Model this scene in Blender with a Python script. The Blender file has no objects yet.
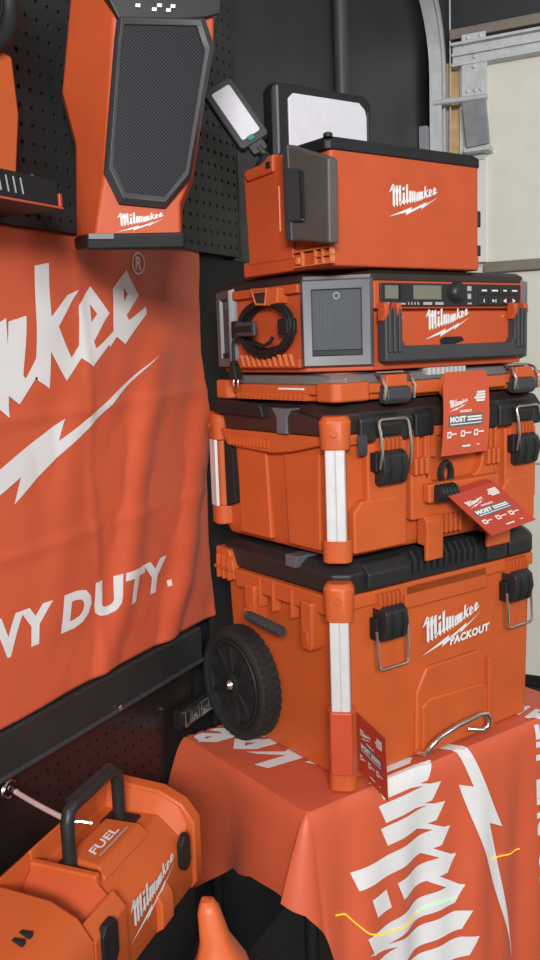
import bpy, bmesh, math, random
from math import sin, cos, pi, radians, sqrt, exp
from mathutils import Vector, Matrix
from mathutils.geometry import tessellate_polygon
random.seed(4)
scene = bpy.context.scene
COL = scene.collection

# ------------------------------------------------------------------ camera
EYE = 1.56
PITCH, ROLL, FPX = radians(8.25), radians(-1.98), 909.0
cam = bpy.data.cameras.new('camera')
cam.sensor_fit = 'VERTICAL'; cam.sensor_height = 36.0; cam.lens = FPX * 36.0 / 960.0
cam.clip_start = 0.02
cam_o = bpy.data.objects.new('camera', cam); COL.objects.link(cam_o)
_f = Vector((0, cos(PITCH), -sin(PITCH))); _u0 = Vector((0, sin(PITCH), cos(PITCH))); _r0 = Vector((1, 0, 0))
_r = _r0 * cos(ROLL) + _u0 * sin(ROLL)
_u = _u0 * cos(ROLL) - _r0 * sin(ROLL)
cam_o.matrix_world = Matrix(((_r.x, _u.x, -_f.x, 0), (_r.y, _u.y, -_f.y, 0), (_r.z, _u.z, -_f.z, EYE), (0, 0, 0, 1)))
scene.camera = cam_o

# ------------------------------------------------------------------ world, lamps, exposure
world = bpy.data.worlds.new('world'); scene.world = world; world.use_nodes = True
bg = world.node_tree.nodes['Background']
bg.inputs[0].default_value = (1.0, 0.98, 0.96, 1); bg.inputs[1].default_value = 0.36

def area(name, loc, target, size, energy, color=(1, 1, 1)):
    l = bpy.data.lights.new(name, 'AREA'); l.shape = 'RECTANGLE'; l.size = size[0]; l.size_y = size[1]
    l.energy = energy; l.color = color
    o = bpy.data.objects.new(name, l); COL.objects.link(o); o.location = loc
    d = Vector(target) - Vector(loc); o.rotation_euler = d.to_track_quat('-Z', 'Y').to_euler()
    return o
area('ceiling_lamp', (2.6, 0.2, 2.75), (0.2, 1.5, 1.1), (0.9, 0.5), 13, (1.0, 0.97, 0.93))
area('ceiling_lamp', (0.1, -2.6, 2.7), (0.5, 2.2, 1.2), (1.4, 0.7), 232, (1.0, 0.98, 0.95))
scene.view_settings.view_transform = 'Standard'
scene.view_settings.look = 'None'
scene.view_settings.gamma = 1.0
scene.view_settings.exposure = 0.0
scene.view_settings.use_curve_mapping = False

# ------------------------------------------------------------------ materials
def mat(name, color, rough=0.45, metal=0.0, var=0.06, scale=14.0, bump=0.0, bscale=300.0, spec=0.5, trans=0.0, emit=None, sheen=0.0, coat=0.0):
    m = bpy.data.materials.new(name); m.use_nodes = True
    nt = m.node_tree; b = nt.nodes['Principled BSDF']
    b.inputs['Roughness'].default_value = rough; b.inputs['Metallic'].default_value = metal
    b.inputs['Specular IOR Level'].default_value = spec
    b.inputs['Transmission Weight'].default_value = trans
    b.inputs['Sheen Weight'].default_value = sheen
    b.inputs['Coat Weight'].default_value = coat
    tc = nt.nodes.new('ShaderNodeTexCoord')
    n = nt.nodes.new('ShaderNodeTexNoise'); n.inputs['Scale'].default_value = scale; n.inputs['Detail'].default_value = 4
    nt.links.new(tc.outputs['Object'], n.inputs['Vector'])
    r = nt.nodes.new('ShaderNodeValToRGB')
    r.color_ramp.elements[0].position = 0.3; r.color_ramp.elements[1].position = 0.7
    r.color_ramp.elements[0].color = tuple(c * (1 - var) for c in color) + (1,)
    r.color_ramp.elements[1].color = tuple(min(1, c * (1 + var)) for c in color) + (1,)
    nt.links.new(n.outputs['Fac'], r.inputs['Fac']); nt.links.new(r.outputs['Color'], b.inputs['Base Color'])
    if bump > 0:
        n2 = nt.nodes.new('ShaderNodeTexNoise'); n2.inputs['Scale'].default_value = bscale; n2.inputs['Detail'].default_value = 2
        nt.links.new(tc.outputs['Object'], n2.inputs['Vector'])
        bp = nt.nodes.new('ShaderNodeBump'); bp.inputs['Strength'].default_value = bump; bp.inputs['Distance'].default_value = 0.001
        nt.links.new(n2.outputs['Fac'], bp.inputs['Height']); nt.links.new(bp.outputs['Normal'], b.inputs['Normal'])
    if emit:
        b.inputs['Emission Color'].default_value = emit[0] + (1,); b.inputs['Emission Strength'].default_value = emit[1]
    return m

def mesh_grille(name, hole, rim, scale, rough=0.5):
    """perforated sheet: staggered round dots by voronoi on object coordinates"""
    m = bpy.data.materials.new(name); m.use_nodes = True
    nt = m.node_tree; b = nt.nodes['Principled BSDF']; b.inputs['Roughness'].default_value = rough; b.inputs['Specular IOR Level'].default_value = 0.15
    tc = nt.nodes.new('ShaderNodeTexCoord')
    v = nt.nodes.new('ShaderNodeTexVoronoi'); v.inputs['Scale'].default_value = scale; v.inputs['Randomness'].default_value = 0.0
    mp = nt.nodes.new('ShaderNodeMapping'); mp.inputs['Rotation'].default_value = (0.0, radians(45), 0.0)
    nt.links.new(tc.outputs['Object'], mp.inputs['Vector']); nt.links.new(mp.outputs['Vector'], v.inputs['Vector'])
    r = nt.nodes.new('ShaderNodeValToRGB')
    r.color_ramp.elements[0].position = 0.42; r.color_ramp.elements[1].position = 0.55
    r.color_ramp.elements[0].color = hole + (1,); r.color_ramp.elements[1].color = rim + (1,)
    nt.links.new(v.outputs['Distance'], r.inputs['Fac']); nt.links.new(r.outputs['Color'], b.inputs['Base Color'])
    bp = nt.nodes.new('ShaderNodeBump'); bp.inputs['Strength'].default_value = 0.5; bp.inputs['Distance'].default_value = 0.001
    nt.links.new(v.outputs['Distance'], bp.inputs['Height']); nt.links.new(bp.outputs['Normal'], b.inputs['Normal'])
    return m

M = {}
M['orange'] = mat('orange_plastic', (0.51, 0.095, 0.022), 0.45, spec=0.38, var=0.05, bump=0.12, bscale=900)
M['red'] = mat('red_orange_plastic', (0.47, 0.075, 0.023), 0.5, spec=0.3, var=0.05, bump=0.1, bscale=900)
M['redblock'] = mat('red_glossy_plastic', (0.50, 0.070, 0.030), 0.28, var=0.04)
M['black'] = mat('black_plastic', (0.012, 0.012, 0.013), 0.5, spec=0.3, var=0.15, bump=0.15, bscale=700)
M['lid'] = mat('charcoal_plastic', (0.019, 0.019, 0.020), 0.42, spec=0.35, var=0.12, bump=0.1, bscale=600)
M['grey'] = mat('grey_plastic', (0.105, 0.110, 0.125), 0.4, var=0.08)
M['midgrey'] = mat('dark_grey_plastic', (0.045, 0.045, 0.050), 0.45, spec=0.35, var=0.08)
M['door_grey'] = mat('warm_grey_plastic', (0.080, 0.068, 0.060), 0.55, var=0.06)
M['brown'] = mat('brown_black_plastic', (0.028, 0.018, 0.016), 0.38, var=0.1)
M['rubber'] = mat('tyre_rubber', (0.018, 0.017, 0.017), 0.75, spec=0.3, var=0.2, bump=0.3, bscale=250)
M['metal'] = mat('bright_steel', (0.72, 0.70, 0.66), 0.25, 1.0, var=0.06)
M['strip'] = mat('brushed_aluminium', (0.56, 0.56, 0.57), 0.5, 0.15, var=0.05, scale=40)
M['galv'] = mat('galvanised_steel', (0.56, 0.58, 0.60), 0.5, 0.2, var=0.10, scale=30)
M['galv_dark'] = mat('dull_zinc', (0.27, 0.28, 0.30), 0.5, 0.5, var=0.15, scale=20)
M['white'] = mat('white_print', (0.72, 0.72, 0.72), 0.55, var=0.03)
M['greyprint'] = mat('grey_print', (0.36, 0.36, 0.37), 0.6, var=0.03)
M['lens'] = mat('frosted_white_lens', (0.60, 0.60, 0.66), 0.3, var=0.03, scale=60)
M['cloth'] = mat('banner_polyester', (0.58, 0.098, 0.040), 0.5, var=0.05, scale=6, bump=0.2, bscale=1500, sheen=0.03)
M['clothwhite'] = mat('banner_white_print', (0.70, 0.70, 0.71), 0.6, var=0.03, bump=0.2, bscale=1500, sheen=0.1)
M['peg'] = mat('black_pegboard', (0.024, 0.025, 0.026), 0.55, spec=0.3, var=0.12, bump=0.1, bscale=400)
M['peg_gloss'] = mat('glossy_dark_pegboard', (0.018, 0.011, 0.011), 0.28, var=0.2)
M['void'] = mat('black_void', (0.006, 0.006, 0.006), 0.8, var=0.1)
M['wall'] = mat('black_painted_wall', (0.024, 0.026, 0.030), 0.5, spec=0.4, var=0.2, scale=5, bump=0.2, bscale=80)
M['rail'] = mat('black_rail', (0.022, 0.023, 0.023), 0.45, spec=0.35, var=0.1)
M['floor'] = mat('dark_concrete', (0.055, 0.052, 0.05), 0.7, var=0.25, scale=6, bump=0.4, bscale=60)
M['doorpanel'] = mat('cream_painted_steel', (0.70, 0.69, 0.61), 0.5, var=0.03, bump=0.06, bscale=200)
M['wood'] = mat('bare_wood', (0.52, 0.36, 0.17), 0.65, var=0.2, scale=20)
M['strut'] = mat('taupe_strut', (0.20, 0.17, 0.14), 0.6, var=0.12)
M['clear'] = mat('clear_polycarbonate', (0.85, 0.84, 0.84), 0.12, var=0.01, trans=0.85)
M['lcd'] = mat('olive_lcd', (0.17, 0.17, 0.135), 0.15, var=0.04)
M['screen'] = mat('glossy_black_panel', (0.022, 0.022, 0.024), 0.2, var=0.05)
M['tagred'] = mat('red_card', (0.42, 0.045, 0.024), 0.4, var=0.05)
M['tagorange'] = mat('orange_card', (0.52, 0.080, 0.032), 0.38, var=0.04)
M['strap'] = mat('pale_vinyl_cable', (0.62, 0.45, 0.44), 0.35, var=0.05)
M['green'] = mat('green_tab', (0.02, 0.20, 0.12), 0.5, var=0.05)
M['gold'] = mat('pale_orange_edge', (0.58, 0.17, 0.06), 0.35, var=0.05)
M['laser_y'] = mat('yellow_laser_light', (0.6, 0.45, 0.02), 0.5, emit=((0.9, 0.50, 0.02), 0.8))
M['laser_g'] = mat('green_laser_light', (0.4, 0.75, 0.35), 0.5, emit=((0.25, 0.9, 0.35), 0.6))
M['grille'] = mesh_grille('perforated_grille', (0.003, 0.003, 0.005), (0.026, 0.026, 0.034), 250)
M['grille2'] = mesh_grille('fine_speaker_mesh', (0.045, 0.055, 0.062), (0.10, 0.108, 0.12), 420)

# ------------------------------------------------------------------ mesh helpers
class Frame:
    def __init__(s, ox, oy, rz): s.o = Vector((ox, oy, 0)); s.rz = rz; s.m = Matrix.Translation(s.o) @ Matrix.Rotation(rz, 4, 'Z')
    def w(s, p): return s.m @ Vector(p)
AZ, WA = radians(54.24), radians(27.75)
FB = Frame(0.11513, 1.57334, pi / 2 - AZ)      # x: along the toolbox fronts, y: depth, z: height
FW = Frame(0, 0, pi / 2 - WA)                  # x: along the display wall, y: into the wall
FS = Frame(0, 0, pi / 2 - radians(75))         # hanging loudspeaker
FC = Frame(-0.296, 1.481, radians(70))         # orange power pack: x along its length, y = away from its logo side

class MB:
    def __init__(s): s.v = []; s.f = []
    def add(s, vs, fs):
        k = len(s.v); s.v += [tuple(v) for v in vs]; s.f += [tuple(i + k for i in f) for f in fs]; return s
    def box(s, x0, x1, y0, y1, z0, z1):
        return s.add([(x0, y0, z0), (x1, y0, z0), (x1, y1, z0), (x0, y1, z0), (x0, y0, z1), (x1, y0, z1), (x1, y1, z1), (x0, y1, z1)],
                     [(0, 3, 2, 1), (4, 5, 6, 7), (0, 1, 5, 4), (1, 2, 6, 5), (2, 3, 7, 6), (3, 0, 4, 7)])
    def loft(s, rings, cap=True):
        n = len(rings[0]); vs = [p for r in rings for p in r]; fs = []
        for i in range(len(rings) - 1):
            for j in range(n):
                fs.append((i * n + j, i * n + (j + 1) % n, (i + 1) * n + (j + 1) % n, (i + 1) * n + j))
        if cap: fs += [tuple(range(n - 1, -1, -1)), tuple((len(rings) - 1) * n + j for j in range(n))]
        return s.add(vs, fs)
    def prism(s, poly, z0, z1): return s.loft([[(x, y, z0) for x, y in poly], [(x, y, z1) for x, y in poly]])
    def ext(s, poly, fn, d0, d1): return s.loft([[fn(a, b, d0) for a, b in poly], [fn(a, b, d1) for a, b in poly]])
    def front(s, poly, y0, y1): return s.ext(poly, lambda a, b, d: (a, d, b), y0, y1)     # poly in (x,z)
    def side(s, poly, x0, x1): return s.ext(poly, lambda a, b, d: (d, a, b), x0, x1)      # poly in (y,z)
    def tube(s, pts, r, n=8, closed=False):
        pts = [Vector(p) for p in pts]; N = len(pts); rings = []; prev = None
        for i, p in enumerate(pts):
            a = pts[(i - 1) % N] if (closed or i > 0) else p
            b = pts[(i + 1) % N] if (closed or i < N - 1) else p
            t = (b - a).normalized()
            if prev is None:
                up = Vector((0, 0, 1)) if abs(t.z) < 0.9 else Vector((1, 0, 0))
                x = t.cross(up).normalized()
            else:
                x = (prev - t * prev.dot(t)).normalized()
            y = t.cross(x); prev = x
            rings.append([tuple(p + (x * cos(2 * pi * k / n) + y * sin(2 * pi * k / n)) * r) for k in range(n)])
        if closed: rings.append(rings[0])
        return s.loft(rings, cap=not closed)
    def lathe(s, c, axis, prof, n=32):
        c = Vector(c); ax = Vector(axis).normalized()
        up = Vector((0, 0, 1)) if abs(ax.z) < 0.9 else Vector((1, 0, 0))
        x = ax.cross(up).normalized(); y = ax.cross(x)
        return s.loft([[tuple(c + ax * h + (x * cos(2 * pi * k / n) + y * sin(2 * pi * k / n)) * r) for k in range(n)] for r, h in prof])
    def tri(s, art, fn):
        vs, fs = art; return s.add([fn(x, y) for x, y in vs], fs)

def build(name, mb, m, frame, base, parent=None, bevel=0.0, seg=2, smooth=40):
    bx, by, bz = base
    me = bpy.data.meshes.new(name); me.from_pydata([(x - bx, y - by, z - bz) for x, y, z in mb.v], [], mb.f)
    bm = bmesh.new(); bm.from_mesh(me)
    bmesh.ops.remove_doubles(bm, verts=bm.verts, dist=1e-6)
    bmesh.ops.recalc_face_normals(bm, faces=bm.faces)
    bm.to_mesh(me); bm.free()
    me.materials.append(M[m] if isinstance(m, str) else m)
    me.shade_smooth(); me.set_sharp_from_angle(angle=radians(smooth))
    o = bpy.data.objects.new(name, me); COL.objects.link(o)
    if parent is None:
        o.location = frame.w(base); o.rotation_euler = (0, 0, frame.rz)
    else: o.parent = parent
    if bevel > 0:
        md = o.modifiers.new('bevel', 'BEVEL'); md.width = bevel; md.segments = seg; md.limit_method = 'ANGLE'; md.angle_limit = radians(38)
        md.harden_normals = True
    return o

class Thing:
    def __init__(s, name, label, cat, frame, base, group=None):
        s.fr = frame; s.base = base
        e = bpy.data.objects.new(name, None); COL.objects.link(e); e.empty_display_size = 0.05
        e.location = frame.w(base); e.rotation_euler = (0, 0, frame.rz)
        e['label'] = label; e['category'] = cat
        if group: e['group'] = group
        s.o = e
    def part(s, name, mb, m, bevel=0.0, parent=None, seg=2, smooth=40, label=None):
        o = build(name, mb, m, s.fr, s.base, parent or s.o, bevel, seg, smooth)
        if label: o['label'] = label
        return o
def single(name, mb, m, frame, base, label, cat, bevel=0.0, group=None, smooth=40):
    o = build(name, mb, m, frame, base, None, bevel, 2, smooth); o['label'] = label; o['category'] = cat
    if group: o['group'] = group
    return o
def struct(name, mb, m, frame, base=(0, 0, 0), bevel=0.0, label=None, cat=None, parent=None):
    o = build(name, mb, m, frame, base, parent, bevel)
    if parent is None:
        o['kind'] = 'structure'; o['label'] = label; o['category'] = cat
    return o

# ------------------------------------------------------------------ flat lettering (2D art = verts, triangles)
def poly_art(poly, holes=()):
    loops = [[Vector((x, y, 0)) for x, y in poly]] + [[Vector((x, y, 0)) for x, y in h] for h in holes]
    tr = tessellate_polygon(loops)
    return [(v.x, v.y) for l in loops for v in l], [tuple(t) for t in tr]
def join_art(arts):
    V, F_ = [], []
    for v, f in arts:
        k = len(V); V += v; F_ += [tuple(i + k for i in t) for t in f]
    return V, F_
def xf(art, fn): return [fn(x, y) for x, y in art[0]], art[1]
def refine(art, mx):
    V, T = list(art[0]), list(art[1]); out = []; cache = {}
    def mid(a, b):
        k = (min(a, b), max(a, b))
        if k not in cache:
            V.append(((V[a][0] + V[b][0]) / 2, (V[a][1] + V[b][1]) / 2)); cache[k] = len(V) - 1
        return cache[k]
    D = lambda a, b: sqrt((V[a][0] - V[b][0]) ** 2 + (V[a][1] - V[b][1]) ** 2)
    st = T
    while st:
        a, b, c = st.pop()
        e = max((D(a, b), a, b, c), (D(b, c), b, c, a), (D(c, a), c, a, b))
        if e[0] <= mx: out.append((a, b, c)); continue
        _, p, q, r = e; m_ = mid(p, q); st.append((p, m_, r)); st.append((m_, q, r))
    return V, out
_tc = {}
def text_art(txt, size=1.0, bold=0.0, shear=0.0, space=1.0):
    key = (txt, size, bold, shear, space)
    if key in _tc: return _tc[key]
    cu = bpy.data.curves.new('t', 'FONT'); cu.body = txt; cu.size = size; cu.offset = bold; cu.shear = shear; cu.space_character = space
    cu.resolution_u = 3
    o = bpy.data.objects.new('t', cu); COL.objects.link(o)
    dg = bpy.context.evaluated_depsgraph_get(); dg.update()
    me = bpy.data.meshes.new_from_object(o.evaluated_get(dg))
    me.calc_loop_triangles()
    V = [(v.co.x, v.co.y) for v in me.vertices]; T = [tuple(t.vertices) for t in me.loop_triangles]
    bpy.data.objects.remove(o); bpy.data.meshes.remove(me); bpy.data.curves.remove(cu)
    if V:
        x0 = min(v[0] for v in V); V = [(x - x0, y) for x, y in V]
    _tc[key] = (V, T); return V, T
def fit_w(art, w, h=None):
    x1 = max(v[0] for v in art[0]); y0 = min(v[1] for v in art[0]); y1 = max(v[1] for v in art[0])
    k = w / x1; kh = h / (y1 - y0) if h else k
    return xf(art, lambda x, y: (x * k, (y - y0) * kh))

# brush-script word with rising baseline and letters that get lower to the right, in units of the bolt's width
def tab_(x, tab):
    if x <= tab[0][0]: return tab[0][1]
    for (a, fa), (b, fb) in zip(tab, tab[1:]):
        if x <= b: return fa + (fb - fa) * (x - a) / (b - a)
    return tab[-1][1]
def YB(x): return tab_(x, [(0, 0.118), (0.22, 0.160), (0.526, 0.228), (0.6675, 0.2708), (0.913, 0.349)])
def SWx(x): return tab_(x, [(0.1, 0.044), (0.4, 0.040), (0.67, 0.034)])
def stem(x, h, nxt=None):
    b = YB(x); w = SWx(x)
    p = [poly_art([(x - w / 2, b + h - 0.008), (x + w / 2, b + h + 0.008), (x + w / 2, b + 0.034), (x + 0.014, b - 0.006), (x - w / 2, b + 0.020)])]
    if nxt is not None:
        bn = YB(nxt)
        p.append(poly_art([(x + 0.008, b - 0.006), (nxt - w / 2 + 0.002, bn + 0.046), (nxt - w / 2 + 0.002, bn + 0.078), (x + w / 2, b + 0.042)]))
    return p
def word_art():
    A = []
    # M: three tall stems, peaks, and the flag at the upper left
    for x, h in ((0.108, 0.290), (0.168, 0.282), (0.228, 0.275)): A += stem(x, h)
    for x, h in ((0.108, 0.20), (0.168, 0.195)):
        b = YB(x); A.append(poly_art([(x + 0.012, b + h - 0.02), (x + 0.016, b + h - 0.075), (x + 0.046, b + h + 0.075), (x + 0.046, b + h + 0.098)]))
    b = YB(0.108); A.append(poly_art([(0.020, b + 0.190), (0.085, b + 0.312), (0.128, b + 0.296), (0.10, b + 0.240)]))
    A += stem(0.228, 0.06, 0.300)
    A += stem(0.300, 0.165, 0.366)
    b = YB(0.300); A.append(poly_art([(0.278, b + 0.192), (0.320, b + 0.204), (0.318, b + 0.248), (0.278, b + 0.236)]))
    A += stem(0.366, 0.268, 0.424)
    A += stem(0.424, 0.172, 0.470); A += stem(0.470, 0.162, 0.516); A += stem(0.516, 0.152)
    b = YB(0.516); A.append(poly_art([(0.512, b + 0.130), (0.528, b + 0.160), (0.556, b + 0.128), (0.536, b + 0.115)]))
    # a: bowl and stem
    b = YB(0.56); A.append(poly_art([(0.545, b + 0.022), (0.545, b + 0.085), (0.566, b + 0.128), (0.606, b + 0.130), (0.606, b + 0.104), (0.582, b + 0.100), (0.574, b + 0.08), (0.574, b + 0.036), (0.592, b + 0.05), (0.592, b + 0.02), (0.560, b - 0.004)]))
    A += stem(0.598, 0.126, 0.634)
    A += stem(0.632, 0.118, 0.670)
    A.append(poly_art([(0.6533, 0.3817), (0.6883, 0.39), (0.6767, 0.31), (0.6808, 0.305), (0.7025, 0.3325), (0.715, 0.36), (0.6992, 0.3042), (0.6675, 0.2708), (0.6417, 0.2883)]))
    A.append(poly_art([(0.715, 0.4583), (0.7467, 0.4642), (0.74, 0.3892), (0.7825, 0.4208), (0.8083, 0.4292), (0.7542, 0.3758), (0.7783, 0.3308), (0.7633, 0.2983), (0.7333, 0.3408), (0.7267, 0.2892), (0.6992, 0.3042)]))
    A.append(poly_art([(0.7783, 0.3308), (0.7967, 0.3483), (0.8042, 0.4058), (0.8367, 0.4358), (0.8775, 0.3967), (0.83, 0.3542), (0.8342, 0.3433), (0.885, 0.3692), (0.8842, 0.3608), (0.8225, 0.3167), (0.7983, 0.33), (0.7633, 0.2983)],
                      [[(0.8333, 0.4092), (0.8475, 0.395), (0.8308, 0.3825)]]))
    A.append(poly_art([(0.885, 0.3692), (0.89, 0.4342), (0.9275, 0.465), (0.96, 0.4267), (0.9217, 0.3942), (0.9283, 0.3867), (0.9775, 0.4092), (0.9783, 0.3975), (0.9133, 0.3492), (0.8925, 0.3608), (0.87, 0.345), (0.865, 0.352)],
                      [[(0.92, 0.4375), (0.93, 0.4275), (0.9192, 0.4158)]]))
    return join_art(A)
BOLT = poly_art([(0, 0), (0.46, 0.158), (0.445, 0.118), (0.756, 0.244), (0.742, 0.213), (1, 0.33), (0.639, 0.1375), (0.6575, 0.1725), (0.33, 0.036), (0.352, 0.078)])
WORD = word_art()
rq = lambda x0, x1, y0, y1: [(x0, y0), (x1, y0), (x1, y1), (x0, y1)]
def ring_art(cx, cy, r0, r1, n=20):
    V = [(cx + r * cos(2 * pi * k / n), cy + r * sin(2 * pi * k / n)) for r in (r0, r1) for k in range(n)]
    return V, [t for k in range(n) for t in ((k, (k + 1) % n, n + k), ((k + 1) % n, n + (k + 1) % n, n + k))]
REG = join_art([ring_art(0.960, 0.477, 0.015, 0.018), xf(text_art('R', 0.028, 0.0008), lambda x, y: (0.952 + x, 0.4675 + y))])
def logo(th, fn, W, m='white', parent=None, reg=False):
    """script word and bolt, W wide, mapped by fn(x,y) into the thing's frame"""
    th.part('script_lettering', MB().tri(WORD, lambda x, y: fn(x * W, y * W)), m, parent=parent, label='white script lettering')
    th.part('lightning_bolt', MB().tri(BOLT, lambda x, y: fn(x * W, y * W)), m, parent=parent, label='white lightning bolt')

# ================================================================== THE PLACE
# ------------------------------------------------------------------ floor, walls
struct('floor', MB().box(-4, 5, -3, 5.5, -0.06, 0), 'floor', Frame(0, 0, 0), label='dark concrete floor', cat='floor')
struct('wall_left', MB().box(-0.8, 3.55, 1.10, 1.20, 0, 3.3), 'wall', FW, label='black painted display wall behind the banner', cat='wall')
wb = MB()
wb.box(3.44, 3.56, 0.965, 1.10, 0, 3.3); wb.box(3.44, 3.56, -2.2, 0.965, 2.60, 3.3); wb.box(3.44, 3.56, -2.4, -2.2, 0, 3.3); wb.box(3.47, 3.56, -2.2, 0.965, 0, 0.28)
struct('wall_back', wb, 'wall', FW, label='black painted wall around the garage door', cat='wall')
t1 = struct('trim_1', MB().box(3.405, 3.445, 0.955, 1.01, 0.0, 2.56), 'wood', FW, label='bare wooden jamb beside the garage door', cat='trim')
struct('trim_2', MB().box(3.36, 3.44, -2.2, 0.985, 2.625, 2.66), 'strut', FW, bevel=0.004, label='brown weathered header board above the garage door', cat='trim')

# wall panels right of the pegboard, then a black sheet added as shade
single('wall_panel', MB().box(1.90, 2.50, 1.075, 1.10, 0.3, 3.0), 'wall', FW, (2.2, 1.09, 0.3), bevel=0.004, label='tall black wall panel next to the pegboard', cat='panel')
single('wall_panel', MB().box(2.60, 3.435, 1.080, 1.10, 0.3, 3.0), 'wall', FW, (2.95, 1.09, 0.3), bevel=0.004, label='wide black wall panel beside the curved door track', cat='panel')
single('wall_panel', MB().box(1.712, 2.45, 1.060, 1.074, 0.3, 1.764), 'void', FW, (2.0, 1.07, 0.3), bevel=0.003, label='matte black sheet added to darken the recess behind the toolbox stack', cat='panel')  # added near-black sheet, stands in for the shade behind the stack
th = Thing('wall_conduit', 'dark grey vertical pipe on the black wall behind the work light', 'pipe', FW, (2.545, 1.055, 0.3))
th.part('pipe', MB().tube([(2.545, 1.062, 0.3), (2.545, 1.062, 3.0)], 0.022, 12), 'midgrey')
for z in (1.2, 2.15, 2.75): th.part('pipe_clamp', MB().box(2.515, 2.60, 1.06, 1.085, z, z + 0.02), 'midgrey', 0.003)

# garage door
gd = Thing('garage_door', 'cream sectional garage door with galvanised top strut', 'garage door', FW, (3.40, 0.0, 0.28))
for z0, z1 in ((0.285, 1.10), (1.105, 1.832), (1.842, 2.565)):
    sec = gd.part('section_panel', MB().box(3.40, 3.435, -2.15, 0.955, z0, z1), 'doorpanel', 0.006)
gd.part('joint_strut', MB().box(3.37, 3.402, -2.15, 0.865, 1.805, 1.842), 'strut', 0.003)
gd.part('bottom_seal', MB().box(3.39, 3.44, -2.15, 0.955, 0.25, 0.29), 'black', 0.003)
gd.part('end_stile', MB().box(3.386, 3.402, 0.862, 0.955, 1.845, 2.56), 'white', 0.002)
tr = gd.part('top_strut', MB().side([(-2.15, 2.60), (0.975, 2.60), (0.975, 2.535), (-2.15, 2.535)], 3.365, 3.40), 'galv', 0.003)
gd.part('strut_lip', MB().box(3.345, 3.40, -2.15, 0.975, 2.60, 2.61), 'galv', 0.002, parent=tr)
gd.part('strut_lip', MB().box(3.350, 3.40, -2.15, 0.975, 2.53, 2.54), 'galv', 0.002, parent=tr)
gd.part('strut_lip', MB().box(3.352, 3.37, -2.15, 0.975, 2.565, 2.575), 'galv', 0.002, parent=tr)
pl = gd.part('bracket_plate', MB().box(3.355, 3.362, 0.848, 0.940, 2.415, 2.532), 'galv', 0.002)
pt = gd.part('bracket_tab', MB().box(3.352, 3.360, 0.852, 0.938, 2.605, 2.632), 'galv', 0.002)
for y, z, x_ in ((0.893, 2.556, 3.362), (0.893, 2.520, 3.350), (0.868, 2.440, 3.355), (0.890, 2.440, 3.355), (0.918, 2.440, 3.355), (0.870, 2.619, 3.352), (0.915, 2.619, 3.352)):
    gd.part('bolt_head', MB().lathe((x_, y, z), (-1, 0, 0), [(0.007, 0), (0.007, 0.003), (0.003, 0.006)], 10), 'galv', parent=pl)
gd.part('roller_shaft', MB().tube([(3.33, 0.84, 2.405), (3.33, 1.03, 2.412)], 0.010, 10), 'galv')
hp = gd.part('hinge_plate', MB().side([(0.928, 2.395), (0.842, 2.400), (0.828, 2.245), (0.912, 2.238)], 3.315, 3.325), 'galv_dark', 0.003)
gd.part('hinge_flange', MB().box(3.325, 3.40, 0.835, 0.925, 2.226, 2.246), 'galv', 0.002)
gd.part('hinge_lug', MB().box(3.38, 3.39, 0.862, 0.945, 2.205, 2.25), 'galv', 0.002)

# curved door track in the corner
tk = Thing('door_track', 'curved galvanised garage door track running up the corner', 'track', FW, (3.35, 1.02, 0.0))
R_ = 0.33
path = [(3.36, z) for z in (0.02, 0.6, 1.2, 1.8, 2.40)] + [(3.36 - R_ * (1 - cos(a)), 2.50 + R_ * sin(a)) for a in [radians(9 * k) for k in range(11)]] + [(2.75, 2.83), (2.2, 2.83), (1.2, 2.83), (0.2, 2.83)]
def track_sweep(y0, y1, w0, w1):
    rings = []
    for i, (x, z) in enumerate(path):
        a = path[max(0, i - 1)]; b = path[min(len(path) - 1, i + 1)]
        t = Vector((b[0] - a[0], b[1] - a[1])).normalized(); n = Vector((-t.y, t.x))
        rings.append([(x + n.x * w, y, z + n.y * w) for w, y in ((w0, y0), (w1, y0), (w1, y1), (w0, y1))])
    return MB().loft(rings)
tk.part('track_web', track_sweep(1.045, 1.049, -0.03, 0.03), 'galv')
tk.part('track_flange', track_sweep(1.005, 1.045, 0.026, 0.030), 'galv')
tk.part('track_flange', track_sweep(1.005, 1.045, -0.030, -0.026), 'galv')
tk.part('track_lip', track_sweep(1.003, 1.012, -0.030, -0.012), 'galv')
for z in (2.22, 1.4, 0.6):
    br = tk.part('angle_bracket', MB().box(3.29, 3.325, 1.049, 1.078, z, z + 0.11), 'galv_dark', 0.002)
tk.part('pull_cord', MB().tube([(3.37, 0.985, 2.85), (3.375, 0.985, 2.5), (3.37, 0.987, 2.1), (3.372, 0.987, 1.2)], 0.003, 6), 'galv')

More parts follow.
